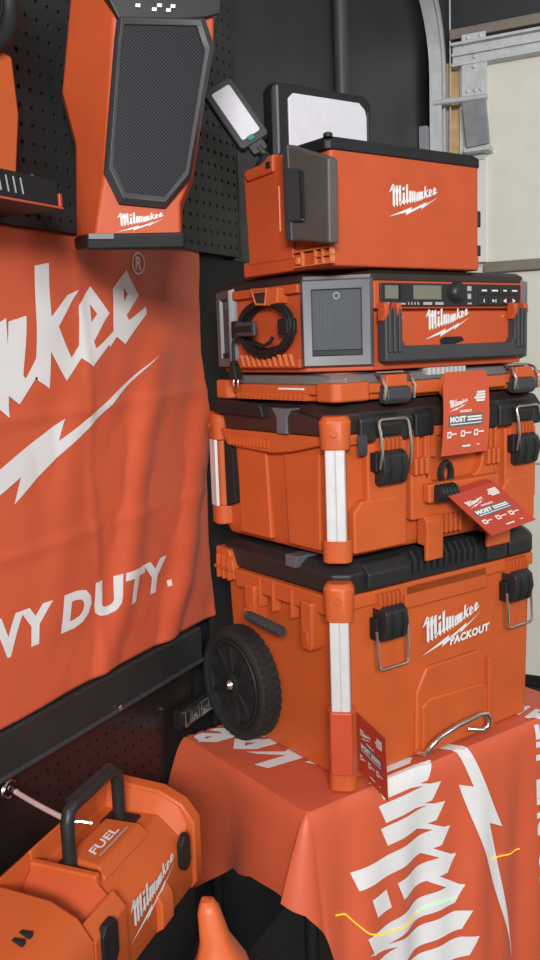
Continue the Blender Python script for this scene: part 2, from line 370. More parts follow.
# ------------------------------------------------------------------ pegboards
def pegboard(name, s0, s1, z0, z1, yf, m, label, pitch, hr, ph_s=0.5, ph_z=0.5):
    t = Thing(name, label, 'pegboard', FW, (s0, yf, z0))
    mb = MB(); ns = int((s1 - s0) / pitch); nz = int((z1 - z0) / pitch)
    p2s = (s1 - s0) / ns; p2z = (z1 - z0) / nz
    for i in range(ns):
        for j in range(nz):
            cx, cz = s0 + (i + .5) * p2s, z0 + (j + .5) * p2z
            hx, hz = p2s / 2, p2z / 2
            out = [(hx, 0), (hx, hz), (0, hz), (-hx, hz), (-hx, 0), (-hx, -hz), (0, -hz), (hx, -hz)]
            V = [(cx + a, yf, cz + b) for a, b in out] + [(cx + hr * cos(k * pi / 4), yf, cz + hr * sin(k * pi / 4)) for k in range(8)] + \
                [(cx + hr * cos(k * pi / 4), yf + 0.006, cz + hr * sin(k * pi / 4)) for k in range(8)]
            Fs = [(k, (k + 1) % 8, 8 + (k + 1) % 8, 8 + k) for k in range(8)] + [(8 + k, 8 + (k + 1) % 8, 16 + (k + 1) % 8, 16 + k) for k in range(8)]
            mb.add(V, Fs)
    o = t.part('perforated_sheet', mb, m); o['kind'] = 'stuff'
    t.part('backing', MB().box(s0, s1, yf + 0.012, yf + 0.03, z0, z1), 'void')
    e = MB(); e.box(s0, s1, yf, yf + 0.03, z0 - 0.004, z0); e.box(s0, s1, yf, yf + 0.03, z1, z1 + 0.004); e.box(s1, s1 + 0.006, yf - 0.001, yf + 0.03, z0 - 0.004, z1 + 0.004); e.box(s0 - 0.006, s0, yf - 0.001, yf + 0.03, z0 - 0.004, z1 + 0.004)
    t.part('edge_frame', e, m)
    return t
pegboard('pegboard', 0.55, 1.868, 1.772, 2.62, 1.04, 'peg', 'black pegboard holding the loudspeaker above the banner', 0.0274, 0.0046)
pegboard('pegboard', 0.55, 1.60, 0.42, 0.884, 1.062, 'peg_gloss', 'glossy dark pegboard under the black rail', 0.0274, 0.0036)

# black rail below the banner
rl = Thing('wall_rail', 'black horizontal rail below the wall banner', 'rail', FW, (0.5, 1.06, 0.886))
rl.part('rail_body', MB().box(0.4, 1.632, 1.040, 1.098, 0.888, 0.962), 'rail', 0.006)
rl.part('rail_lip', MB().box(0.4, 1.632, 1.034, 1.045, 0.884, 0.892), 'midgrey', 0.002)
rl.part('screw', MB().lathe((1.325, 1.036, 0.892), (0, -1, 0), [(0.006, 0), (0.006, 0.002), (0.003, 0.004)], 10), 'metal')

# ------------------------------------------------------------------ wall banner
bn = Thing('wall_banner', 'orange cloth banner with white script and HEAVY DUTY hung on the wall', 'banner', FW, (1.0, 1.055, 0.965))
B1, BZ0, BZ1 = 1.700, 0.966, 1.768
def wrinkle(s, z):
    x = s - 1.0; y = z - 1.3
    rt = min(1, max(0, (s - 1.10) / 0.35)); lo = min(1, max(0.15, (1.66 - z) / 0.25))
    r = x - 0.42 * y + 0.015 * sin(y * 9)              # steep folds leaning to the right
    d = 0.0075 * rt * lo * (sin(r * 30 + 0.7) + 0.45 * sin(r * 57 + 2.0))
    q = x * 0.55 + y * 0.9
    d += 0.0035 * sin(q * 19 + 1.2 * sin(x * 7))
    d += 0.0010 * sin(y * 62 + 9 * x + 2 * sin(x * 18)) * (0.4 + 0.6 * rt)
    for zc in (1.455, 1.235): d += 0.0028 * exp(-((z - zc - 0.03 * x) / 0.012) ** 2)      # creases where it was folded
    d += 0.0022 * exp(-((s - 1.30) / 0.014) ** 2)
    return 1.0495 - max(-0.004, min(d, 0.016))
NS, NZ = 200, 150
mb = MB()
edge = lambda z: 0.002 * sin(z * 21)
V = []
for j in range(NZ + 1):
    for i in range(NS + 1):
        z = BZ0 + (BZ1 - BZ0) * j / NZ; f_ = i / NS
        s = 0.75 + (B1 + edge(z) * f_ - 0.75) * f_
        V.append((s, wrinkle(s, z), z))
mb.add(V, [(j * (NS + 1) + i, j * (NS + 1) + i + 1, (j + 1) * (NS + 1) + i + 1, (j + 1) * (NS + 1) + i) for j in range(NZ) for i in range(NS)])
o = bn.part('cloth', mb, 'cloth', smooth=180)
sm = o.modifiers.new('thickness', 'SOLIDIFY'); sm.thickness = 0.0012; sm.offset = 0
WB = 1.2; bx0, bz0 = 0.327, 1.158
onb = lambda x, y: (bx0 + x, wrinkle(bx0 + x, bz0 + y) - 0.0020, bz0 + y)
def crop_art(art, xmin):
    V, T = art; return V, [t for t in T if max(V[i][0] for i in t) > xmin]
for nm, art in (('script_lettering', WORD), ('lightning_bolt', BOLT), ('registered_mark', REG)):
    a = refine(xf(art, lambda x, y: (x * WB, y * WB)), 0.010)
    bn.part(nm, MB().tri(crop_art(a, 0.44), onb), 'clothwhite', smooth=1, label='white printed ' + nm.replace('_', ' '))
for wd, xa, xb in (('HEAVY', 0.835, 1.170), ('DUTY', 1.188, 1.526)):
    wd_ = fit_w(text_art(wd, 1.0, 0.05, 0.12, 1.16), xb - xa, 0.068)
    wd_ = refine(xf(wd_, lambda x, y: (x + xa - bx0, y + 1.076 - bz0)), 0.010)
    if wd == 'DUTY': bn.part('slogan_full_stop', MB().tri(poly_art(rq(1.522 - bx0, 1.534 - bx0, 1.078 - bz0, 1.091 - bz0)), onb), 'clothwhite', smooth=1)
    bn.part('slogan_word', MB().tri(crop_art(wd_, 0.44), onb), 'clothwhite', smooth=1, label='white bold slogan word ' + wd.strip('.'))

# ------------------------------------------------------------------ table with draped banner
TZ = 0.748
tb = Thing('display_table', 'black folding table under the draped orange banner', 'table', FB, (0.35, 0.19, 0.0))
tb.part('tabletop', MB().box(-0.095, 0.65, -0.012, 0.392, 0.712, 0.744), 'black', 0.005)
for u in (-0.06, 0.61):
    for v in (0.03, 0.36): tb.part('leg', MB().tube([(u, v, 0.0), (u, v, 0.715)], 0.014, 10), 'black')
    tb.part('cross_bar', MB().tube([(u, 0.03, 0.25), (u, 0.36, 0.25)], 0.010, 8), 'black')

CZ = 0.749
U0, V0, V1, U1 = -0.102, -0.020, 0.398, 0.66
def lerp_tab(x, tab):
    if x <= tab[0][0]: return tab[0][1]
    for (a, fa), (b, fb) in zip(tab, tab[1:]):
        if x <= b: t = (x - a) / (b - a); return fa + (fb - fa) * t
    return tab[-1][1]
LF = V1 - V0; CA = 0.10
def skirt(q, d):
    """q: distance along the hem line (back-left corner, front-left corner, along the front); d: depth below the table edge"""
    k = 1 - exp(-d / 0.012)
    if q < LF:
        v = V1 - q; n = Vector((-1, 0, 0)); b = Vector((U0, v, CZ)); fl = 0.10 + 0.30 * (q / LF) ** 3 + 0.22 * max(0, 1 - q / 0.10) ** 2
        fold = 0.020 * sin(q * 24 + 0.6)
    elif q < LF + CA:
        a = (q - LF) / CA * pi / 2; n = Vector((-cos(a), -sin(a), 0)); b = Vector((U0, V0, CZ)); fl = 0.40 - 0.26 * (a / (pi / 2))
        fold = 0.0
    else:
        u = U0 + q - LF - CA; n = Vector((0, -1, 0)); b = Vector((u, V0, CZ)); fl = 0.05 + 0.09 * max(0, 1 - (u - U0) / 0.12)
        fold = 0.012 * sin(u * 21 + 0.4 + 2.2 * d) * min(1, (u - U0) / 0.10) + 0.004 * sin(u * 63 + 5 * d)
    out = 0.012 * k + fl * min(d, 0.5) * (1 if d > 0 else 0) + fold * min(1, d / 0.22)
    p = b + n * out; p.z -= d - 0.0
    return p
def hem(q):
    if q < LF: return lerp_tab(q, [(0, 0.10), (0.03, 0.22), (0.09, 0.285), (0.22, 0.185), (0.32, 0.145), (LF, 0.140)])
    return lerp_tab(q - LF, [(0, 0.140), (0.05, 0.16), (0.10, 0.21), (0.125, 0.30), (0.14, 0.56), (0.16, 0.66), (2, 0.66)])
dr = Thing('draped_banner', 'orange banner with white script draped over the table like a tablecloth', 'banner', FB, (0.35, -0.02, 0.35))
mb = MB()
nu, nv = 90, 42
topz = lambda u, v: CZ + 0.0006 * sin(u * 40) * sin(v * 33)
V = [(U0 + (U1 - U0) * i / nu, V0 + (V1 - V0) * j / nv, topz(U0 + (U1 - U0) * i / nu, V0 + (V1 - V0) * j / nv) if 0 < i < nu and 0 < j < nv else CZ) for j in range(nv + 1) for i in range(nu + 1)]
mb.add(V, [(j * (nu + 1) + i, j * (nu + 1) + i + 1, (j + 1) * (nu + 1) + i + 1, (j + 1) * (nu + 1) + i) for j in range(nv) for i in range(nu)])
QT = LF + CA + (U1 - U0); nq, nd = 230, 44
V = []
for i in range(nq + 1):
    q = QT * i / nq; H = hem(q)
    for j in range(nd + 1): V.append(tuple(skirt(q, H * (j / nd) ** 1.4)))
mb.add(V, [(i * (nd + 1) + j, (i + 1) * (nd + 1) + j, (i + 1) * (nd + 1) + j + 1, i * (nd + 1) + j + 1) for i in range(nq) for j in range(nd)])
# short fall of cloth at the back edge
V = []
for i in range(31):
    for j in range(5): V.append((U0 + (U1 - U0) * i / 30, V1 + 0.004 * (j > 0), CZ - 0.02 * j))
mb.add(V, [(i * 5 + j, (i + 1) * 5 + j, (i + 1) * 5 + j + 1, i * 5 + j + 1) for i in range(30) for j in range(4)])
o = dr.part('cloth', mb, 'cloth', smooth=70)
KD, du0, dz0 = 0.95, 0.42, 0.25
def ond(x, y, off=0.0016):
    """print coordinates in metres: x runs up the front and over the edge, y towards the left end"""
    u = du0 - y - 0.22 * max(0, x - 0.50) * (y > 0.02); p = dz0 + x
    if p < CZ:
        d = CZ - p; q = LF + CA + u - U0
        if u < U0: q = LF + CA
        P = skirt(q, d); e = 0.002
        a = skirt(q + e, d) - skirt(q - e, d); b_ = skirt(q, d + e) - skirt(q, max(0, d - e))
        n = b_.cross(a)
        n = n.normalized() if n.length > 1e-9 else Vector((0, -1, 0))
        if n.y > 0: n = -n
        return tuple(P + n * off)
    return (u, V0 + p - CZ, CZ + 0.0022)
for nm, art in (('script_lettering', WORD), ('lightning_bolt', BOLT)):
    a = refine(xf(art, lambda x, y: (x * KD, y * KD)), 0.014)
    V, T = a
    T = [t for t in T if all(V0 + dz0 + V[i][0] - CZ < V1 - 0.01 and du0 - V[i][1] - 0.22 * max(0, V[i][0] - 0.50) > U0 + 0.004 for i in t)]
    dr.part(nm, MB().tri((V, T), ond), 'clothwhite', smooth=1, label='white printed ' + nm.replace('_', ' '))
for wd, xa, xb in (('NOTHING', -0.14, 0.20), ('BUT', 0.235, 0.37), ('HEAVY', 0.405, 0.62), ('DUTY.', 0.65, 0.87)):
    wd_ = fit_w(text_art(wd, 1.0, 0.055, 0.16, 1.1), xb - xa, 0.058)
    wd_ = refine(xf(wd_, lambda x, y: (x + xa, y - 0.150)), 0.014)
    dr.part('slogan_word', MB().tri(wd_, ond), 'clothwhite', smooth=70, label='white bold slogan word')

# thin laser line thrown on the cloth
lz = Thing('laser_line', 'thin yellow green laser line across the draped banner', 'light', FB, (0.2, -0.05, 0.47))
def ribbon(pts, w):
    mb = MB(); V = []
    for i in range(len(pts) - 1):
        for k in range(9):
            t = k / 8; u = pts[i][0] + (pts[i + 1][0] - pts[i][0]) * t; z = pts[i][1] + (pts[i + 1][1] - pts[i][1]) * t
            for s_ in (-w, w): V.append(ond(z + s_ - dz0, du0 - u, 0.004))
    n = len(V) // 2
    return mb.add(V, [(2 * i, 2 * i + 1, 2 * i + 3, 2 * i + 2) for i in range(n - 1)])
lz.part('light_streak', ribbon([(-0.075, 0.561), (-0.045, 0.548), (0.0, 0.497)], 0.0016), 'laser_y')
lz.part('light_streak', ribbon([(0.0, 0.497), (0.04, 0.474), (0.10, 0.463), (0.15, 0.462)], 0.0016), 'laser_y')
lz.part('light_streak', ribbon([(0.15, 0.462), (0.20, 0.465), (0.252, 0.456)], 0.0016), 'laser_g')
lz.part('light_streak', ribbon([(0.339, 0.509), (0.38, 0.503), (0.46, 0.479)], 0.0016), 'laser_y')

# ------------------------------------------------------------------ toolbox building blocks
def corner_rect(x0, x1, y0, y1, c):
    return [(x0 + c, y0), (x1 - c, y0), (x1, y0 + c), (x1, y1 - c), (x1 - c, y1), (x0 + c, y1), (x0, y1 - c), (x0, y0 + c)]
def post_ring(cx, cy, r, sx, sy):
    """chamfered corner post with a flat face towards (sx,sy)"""
    a0 = math.atan2(sy, sx); d = Vector((cos(a0), sin(a0))); t = Vector((-d.y, d.x)); c = Vector((cx, cy))
    return [tuple(c + d * (a * r) + t * (b * r)) for a, b in ((-0.3, -0.95), (0.55, -0.95), (0.86, -0.72), (0.96, -0.45), (0.96, 0.45), (0.86, 0.72), (0.55, 0.95), (-0.3, 0.95))]
def corner_post(th, cx, cy, sx, sy, z0, zs0, zs1, z1, block=None):
    lo = th.part('corner_post', MB().prism(post_ring(cx, cy, 0.0265, sx, sy), z0, zs0), 'orange', 0.003)
    th.part('corner_post', MB().loft([[(x, y, zs1) for x, y in post_ring(cx, cy, 0.0265, sx, sy)], [(x, y, z1 - 0.010) for x, y in post_ring(cx, cy, 0.0290, sx, sy)], [(x, y, z1) for x, y in post_ring(cx, cy, 0.022, sx, sy)]]), 'orange', 0.003)
    th.part('post_core', MB().prism(post_ring(cx, cy, 0.019, sx, sy), zs0, zs1), 'orange')
    a0 = math.atan2(sy, sx); d = Vector((cos(a0), sin(a0))); t = Vector((-d.y, d.x)); c = Vector((cx, cy))
    prof = [c + d * 0.020 + t * 0.018, c + d * 0.0255 + t * 0.016, c + d * 0.0265 + t * 0.002, c + d * 0.0245, c + d * 0.0265 - t * 0.004, c + d * 0.0255 - t * 0.016, c + d * 0.020 - t * 0.018]
    th.part('metal_strip', MB().prism([tuple(p) for p in prof], zs0 - 0.001, zs1 + 0.001), 'strip', label='bright aluminium corner strip')
    if block:
        prof = [c + d * 0.015 + t * 0.024, c + d * 0.0315 + t * 0.020, c + d * 0.0315 - t * 0.020, c + d * 0.015 - t * 0.024]
        th.part('post_block', MB().prism([tuple(p) for p in prof], block[0], block[1]), 'redblock', 0.004, label='glossy red block on the corner post')
    s_ = MB().lathe((c.x + d.x * 0.029, c.y + d.y * 0.029, z1 - 0.03), (d.x, d.y, 0), [(0.006, 0), (0.006, 0.003), (0.0035, 0.003)], 12)
    th.part('post_screw', s_, 'orange')
def clip(th, u, z0, z1, w, y=-0.006, tilt=0.0):
    """black over-centre latch lever"""
    zc = (z0 + z1) / 2
    p = th.part('latch', MB().side([(y + 0.018, z0 + 0.008), (y - 0.006, z0), (y - 0.018, z0 + 0.004), (y - 0.026 - tilt, zc), (y - 0.022 - tilt, z1 - 0.008), (y - 0.010, z1), (y + 0.018, z1)], u, u + w), 'lid', 0.004, label='black latch lever')
    th.part('latch_groove', MB().side([(y - 0.021, z0 + 0.004), (y - 0.0285 - tilt, zc), (y - 0.0245 - tilt, z1 - 0.010), (y - 0.018, z1 - 0.012)], u + w * 0.24, u + w * 0.30), 'black', 0.001, parent=p)
    th.part('latch_groove', MB().side([(y - 0.021, z0 + 0.004), (y - 0.0285 - tilt, zc), (y - 0.0245 - tilt, z1 - 0.010), (y - 0.018, z1 - 0.012)], u + w * 0.70, u + w * 0.76), 'black', 0.001, parent=p)
    return p
def bail(th, u0, u1, pts, parent, r=0.0028):
    """pts: (y,z) profile of one arm; the wire joins both arms at the last point"""
    y, z = pts[-1]
    L_ = [(u0, a, b) for a, b in pts] ; R2 = [(u1, a, b) for a, b in reversed(pts)]
    c = 0.008
    y2, z2 = pts[-2]; dv = Vector((y - y2, z - z2)).normalized() * c
    L_ = L_[:-1] + [(u0, y - dv.x, z - dv.y), (u0 + c * 0.3, y - dv.x * .3, z - dv.y * .3), (u0 + c, y, z)]
    R2 = [(u1 - c, y, z), (u1 - c * 0.3, y - dv.x * .3, z - dv.y * .3), (u1, y - dv.x, z - dv.y)] + R2[1:]
    th.part('wire_bail', MB().tube(L_ + R2, r, 8), 'metal', parent=parent, label='bright steel wire bail')
def ribs(th, u0, u1, n, z0, z1, y0, y1, m='orange', nm='rib', w=0.4):
    p = (u1 - u0) / n
    for i in range(n):
        a = u0 + p * i + p * (1 - w) / 2
        th.part(nm, MB().side([(y1, z0), (y0 + 0.003, z0), (y0, z0 + 0.004), (y0, z1 - 0.004), (y0 + 0.004, z1), (y1, z1)], a, a + p * w), m)

# ------------------------------------------------------------------ rolling toolbox
Z0 = 0.752
rb = Thing('rolling_toolbox', 'orange rolling toolbox with black wheel at the bottom of the stack', 'toolbox', FB, (0.28, 0.2, Z0))
lower = [(x, y) for x, y in corner_rect(0.022, 0.552, 0.014, 0.385, 0.018)]
upper = corner_rect(0.012, 0.558, 0.008, 0.395, 0.02)
rb.part('body', MB().loft([[(x, y, Z0) for x, y in lower], [(x, y, 1.10) for x, y in upper]]), 'orange', 0.005)
rb.part('body_rim', MB().prism(corner_rect(0.004, 0.560, 0.000, 0.400, 0.02), 1.085, 1.112), 'orange', 0.004)
# front apron: recessed central panel with a raised arch
ap = rb.part('front_panel', MB().front([(0.192, 0.756), (0.196, 0.885), (0.225, 0.932), (0.372, 0.932), (0.408, 0.905), (0.410, 0.756)], 0.004, 0.03), 'orange', 0.006)
rb.part('inner_panel', MB().front([(0.206, 0.756), (0.206, 0.856), (0.226, 0.868), (0.386, 0.862), (0.402, 0.845), (0.402, 0.756)], -0.002, 0.02), 'orange', 0.005, parent=ap)
rb.part('side_fin', MB().front([(0.392, 0.76), (0.392, 0.915), (0.402, 0.91), (0.410, 0.90), (0.410, 0.76)], -0.008, 0.02), 'orange', 0.003, parent=ap)
rb.part('front_band', MB().box(0.165, 0.395, 0.0, 0.02, 1.060, 1.108), 'orange', 0.004)
corner_post(rb, 0.010, 0.010, -1, -1, Z0, 0.907, 1.071, 1.142, (0.785, 0.907))
# latches (both hanging open, wire below)
for u, zz in ((0.080, 0.0), (0.442, 0.004)):
    c = clip(rb, u + 0.008, 1.016 + zz, 1.082 + zz, 0.056)
    ribs(rb, u + 0.004, u + 0.068, 6, 1.078 + zz, 1.106 + zz, -0.014, 0.01)
    rb.part('latch_pivot', MB().box(u - 0.002, u + 0.010, -0.012, 0.008, 1.02 + zz, 1.062 + zz), 'black', 0.003, parent=c)
    bail(rb, u - 0.004, u + 0.072, [(-0.016, 1.04 + zz), (-0.018, 1.005 + zz), (-0.020, 0.966 + zz)], c)
# steel tow loop
rb.part('tow_handle', MB().tube([(0.190, -0.004, 0.768), (0.192, -0.022, 0.770), (0.203, -0.03, 0.789), (0.222, -0.032, 0.800), (0.27, -0.033, 0.810), (0.335, -0.033, 0.815), (0.357, -0.032, 0.811), (0.366, -0.031, 0.798), (0.364, -0.030, 0.782), (0.352, -0.026, 0.776), (0.330, -0.006, 0.778)], 0.0052, 10), 'metal', label='bent steel carry loop')
# lid
ld = rb.part('lid', MB().loft([[(x, y, 1.112) for x, y in corner_rect(0.006, 0.562, 0.002, 0.402, 0.025)], [(x, y, 1.150) for x, y in corner_rect(0.004, 0.565, 0.000, 0.402, 0.025)], [(x, y, 1.168) for x, y in corner_rect(0.020, 0.552, 0.016, 0.39, 0.03)]]), 'lid', 0.005)
rb.part('lid_deck', MB().prism(corner_rect(0.08, 0.50, 0.06, 0.36, 0.02), 1.165, 1.176), 'lid', 0.004, parent=ld)
for i in range(11):
    u = 0.182 + i * 0.0172
    rb.part('lid_rib', MB().side([(-0.004, 1.128), (-0.006, 1.152), (0.006, 1.172), (0.05, 1.172), (0.05, 1.128)], u, u + 0.007), 'lid', parent=ld)
for u0, u1 in ((0.062, 0.170), (0.385, 0.445), (0.452, 0.525)):
    rb.part('lid_block', MB().side([(0.004, 1.114), (-0.012, 1.120), (-0.012, 1.148), (0.006, 1.166), (0.06, 1.170), (0.06, 1.114)], u0, u1), 'lid', 0.004, parent=ld)
rb.part('lid_cleat', MB().side([(0.150, 1.148), (0.118, 1.148), (0.112, 1.172), (0.150, 1.172)], -0.006, 0.05), 'grey', 0.003, parent=ld)
# left side: handle with two mounts, back flange with ribs
for v, z0_, z1_ in ((0.262, 1.010, 1.092), (0.078, 1.000, 1.095)):
    mt = rb.part('handle_mount', MB().side([(v - 0.018, z0_ + 0.012), (v - 0.010, z0_), (v + 0.010, z0_), (v + 0.018, z0_ + 0.012), (v + 0.018, z1_), (v - 0.018, z1_)], -0.016, 0.02), 'orange', 0.006)
    rb.part('mount_slot', MB().side([(v - 0.007, z0_ + 0.012), (v + 0.007, z0_ + 0.012), (v + 0.007, z0_ + 0.040), (v - 0.007, z0_ + 0.040)], -0.018, -0.010), 'red', 0.003, parent=mt)
rb.part('handle_arm', MB().box(-0.024, -0.004, 0.250, 0.272, 1.022, 1.044), 'orange', 0.004)
gr = rb.part('side_handle', MB().tube([(-0.024, 0.256, 1.032), (-0.026, 0.20, 1.028), (-0.026, 0.138, 1.024)], 0.0095, 12), 'midgrey', label='dark grey ribbed side handle')
for i in range(9):
    v = 0.248 - i * 0.013; rb.part('grip_ring', MB().lathe((-0.0255, v, 1.0315 - i * 0.0008), (0, 1, 0), [(0.0108, -0.0025), (0.0113, 0), (0.0108, 0.0025)], 12), 'midgrey', parent=gr)
fl = rb.part('back_flange', MB().side([(0.33, 1.085), (0.33, 1.112), (0.345, 1.148), (0.395, 1.150), (0.395, 1.085)], -0.006, 0.03), 'orange', 0.004)
for v in (0.340, 0.360, 0.380): rb.part('flange_fin', MB().box(-0.014, 0.0, v - 0.003, v + 0.003, 1.085, 1.135), 'orange', 0.0015, parent=fl)
rb.part('flange_shelf', MB().box(-0.014, 0.0, 0.332, 0.392, 1.105, 1.112), 'orange', 0.0015, parent=fl)
rb.part('side_band', MB().side([(0.02, 1.075), (0.32, 1.075), (0.33, 1.100), (0.33, 1.112), (0.02, 1.112)], -0.006, 0.02), 'orange', 0.004)
for v in (0.19, 0.235, 0.13): rb.part('side_fin', MB().box(-0.010, 0.01, v - 0.003, v + 0.003, 1.05, 1.108), 'orange', 0.0015)
# wheel
WC = Vector((-0.034, 0.316, 0.871)); WR = 0.1165
wh = rb.part('wheel', MB().lathe(WC, (1, 0, 0), [(0.090, 0.010), (0.095, 0.002), (WR - 0.010, 0.0), (WR - 0.002, 0.006), (WR, 0.014), (WR, 0.038), (WR - 0.003, 0.046), (WR - 0.012, 0.050), (0.090, 0.050)], 48), 'rubber', smooth=50, label='black rubber tyre')
tw = MB()
for k in range(40):
    a = 2 * pi * k / 40
    for s_ in (0, 1):
        aa = a + s_ * pi / 40; h0, h1 = (0.008, 0.026) if s_ == 0 else (0.027, 0.045)
        rr = [WC + Vector((h, cos(b) * r, sin(b) * r)) for h in (h0, h1) for r, b in ((WR - 0.004, aa - 0.055), (WR + 0.0022, aa - 0.05), (WR + 0.0022, aa + 0.05), (WR - 0.004, aa + 0.055))]
        tw.loft([rr[:4], rr[4:]])
rb.part('tread_blocks', tw, 'rubber', parent=wh)
rb.part('rim_dish', MB().lathe(WC, (1, 0, 0), [(0.001, 0.032), (0.092, 0.032), (0.092, 0.045), (0.001, 0.045)], 40), 'void', parent=wh)
rb.part('rim_ring', MB().lathe(WC, (1, 0, 0), [(0.080, 0.016), (0.082, 0.004), (0.090, 0.001), (0.093, 0.004), (0.093, 0.032), (0.080, 0.032)], 40), 'lid', parent=wh)
hb = rb.part('hub', MB().lathe(WC, (1, 0, 0), [(0.001, -0.002), (0.018, -0.001), (0.025, 0.004), (0.030, 0.030), (0.001, 0.030)], 28), 'lid', parent=wh)
for k in range(10):
    a = 2 * pi * k / 10 + 0.2
    c0, c1 = cos(a), sin(a); t = Vector((0, -c1, c0)); d = Vector((0, c0, c1))
    r1 = [WC + d * 0.022 + t * s_ * 0.009 + Vector((h, 0, 0)) for s_, h in ((-1, 0.032), (-1, 0.003), (1, 0.003), (1, 0.032))]
    r2 = [WC + d * 0.088 + t * s_ * 0.0065 + Vector((h, 0, 0)) for s_, h in ((-1, 0.032), (-1, 0.005), (1, 0.005), (1, 0.032))]
    rb.part('spoke', MB().loft([r1, r2]), 'lid', 0.001, parent=wh)
rb.part('axle_cap', MB().lathe(WC, (1, 0, 0), [(0.001, -0.012), (0.007, -0.010), (0.011, -0.002), (0.001, -0.002)], 14), 'metal', parent=wh, label='bright steel axle cap')
rb.part('axle', MB().tube([tuple(WC + Vector((0.0, 0, 0))), tuple(WC + Vector((0.10, 0, 0)))], 0.008, 10), 'metal')
# logo
fr_y = 0.0085
logo(rb, lambda x, y: (0.207 + x, 0.0055 - 0.004, 0.958 + y), 0.170)
tx = fit_w(text_art('PACKOUT', 1.0, 0.06, 0.1, 1.1), 0.118, 0.017)
rb.part('packout_lettering', MB().tri(tx, lambda x, y: (0.286 + x, 0.0015, 0.962 + y + x * 0.06)), 'white', label='white bold PACKOUT lettering')

# ------------------------------------------------------------------ large toolbox
Z2 = 1.187
lb = Thing('large_toolbox', 'orange lidded toolbox with two hang tags in the middle of the stack', 'toolbox', FB, (0.28, 0.2, Z2))
lb.part('body', MB().loft([[(x, y, Z2 - 0.008) for x, y in corner_rect(0.020, 0.550, 0.016, 0.386, 0.018)], [(x, y, Z2 + 0.01) for x, y in corner_rect(0.012, 0.556, 0.008, 0.392, 0.02)], [(x, y, 1.40) for x, y in corner_rect(0.008, 0.560, 0.004, 0.395, 0.02)]]), 'orange', 0.005)
lb.part('body_rim', MB().prism(corner_rect(0.000, 0.562, -0.004, 0.400, 0.02), 1.385, 1.404), 'orange', 0.004)
corner_post(lb, 0.008, 0.008, -1, -1, 1.180, 1.222, 1.380, 1.440)
# carrying grip with opening at the back-left corner
corner_post(lb, 0.014, 0.378, -1, 0.25, 1.200, 1.240, 1.376, 1.436)
lb.part('grip_opening', MB().side([(0.318, 1.250), (0.350, 1.240), (0.352, 1.376), (0.336, 1.374), (0.322, 1.358)], -0.0025, 0.012), 'void', 0.002, label='dark hand opening')
# side relief
sp_ = lb.part('side_relief', MB().side([(0.205, 1.19), (0.312, 1.19), (0.312, 1.385), (0.215, 1.385)], 0.0035, 0.02), 'orange', 0.004)
lb.part('side_relief', MB().side([(0.055, 1.19), (0.150, 1.19), (0.160, 1.385), (0.050, 1.385)], 0.0045, 0.02), 'orange', 0.004)
bd = lb.part('side_band', MB().side([(0.02, 1.402), (0.02, 1.388), (0.12, 1.368), (0.18, 1.362), (0.33, 1.368), (0.36, 1.402)], -0.008, 0.02), 'orange', 0.004)
for i in range(12): lb.part('band_rib', MB().box(-0.011, 0.0, 0.185 + i * 0.012, 0.190 + i * 0.012, 1.372, 1.388), 'orange', parent=bd)
# lid
ld = lb.part('lid', MB().loft([[(x, y, 1.404) for x, y in corner_rect(0.004, 0.560, 0.000, 0.40, 0.02)], [(x, y, 1.440) for x, y in corner_rect(0.000, 0.564, -0.004, 0.404, 0.02)], [(x, y, 1.458) for x, y in corner_rect(0.016, 0.55, 0.014, 0.39, 0.03)]]), 'brown', 0.005)
lb.part('lid_wedge', MB().side([(0.02, 1.404), (0.02, 1.432), (0.14, 1.452), (0.33, 1.446), (0.33, 1.404)], -0.012, 0.02), 'brown', 0.004, parent=ld)
lb.part('lid_bar', MB().side([(0.18, 1.430), (0.355, 1.436), (0.368, 1.450), (0.355, 1.460), (0.19, 1.456)], -0.024, 0.004), 'black', 0.004, parent=ld)
lb.part('lid_cleat', MB().side([(0.150, 1.402), (0.118, 1.402), (0.118, 1.432), (0.105, 1.450), (0.165, 1.450), (0.150, 1.432)], -0.016, 0.03), 'grey', 0.003, parent=ld)
for u0, u1, m_ in ((0.050, 0.180, 'lid'), (0.420, 0.550, 'lid'), (0.186, 0.235, 'black'), (0.36, 0.415, 'black')):
    lb.part('lid_block', MB().side([(0.02, 1.385), (-0.012, 1.388), (-0.012, 1.428), (0.004, 1.448), (0.06, 1.460), (0.06, 1.404)], u0, u1), m_, 0.005, parent=ld)
lb.part('lid_plate', MB().side([(-0.014, 1.366), (-0.016, 1.372), (-0.016, 1.400), (-0.012, 1.404)], 0.040, 0.062), 'midgrey', 0.002, parent=ld)
# closed latches
for u in (0.078, 0.450):
    fd = lb.part('latch_seat', MB().box(u - 0.012, u + 0.085, -0.010, 0.01, 1.235, 1.385), 'orange', 0.004)
    c = clip(lb, u + 0.004, 1.308, 1.372, 0.062, y=-0.012)
    lb.part('latch_pivot', MB().box(u - 0.006, u + 0.006, -0.026, 0.0, 1.335, 1.37), 'black', 0.003, parent=c)
    ribs(lb, u + 0.004, u + 0.068, 6, 1.366, 1.394, -0.020, 0.0)
    lb.part('latch_hook', MB().side([(0.0, 1.395), (-0.018, 1.398), (-0.024, 1.420), (-0.010, 1.436), (0.01, 1.436)], u + 0.006, u + 0.066), 'lid', 0.005, parent=c)
    bail(lb, u, u + 0.072, [(-0.030, 1.340), (-0.036, 1.372), (-0.032, 1.405), (-0.026, 1.428)], c)
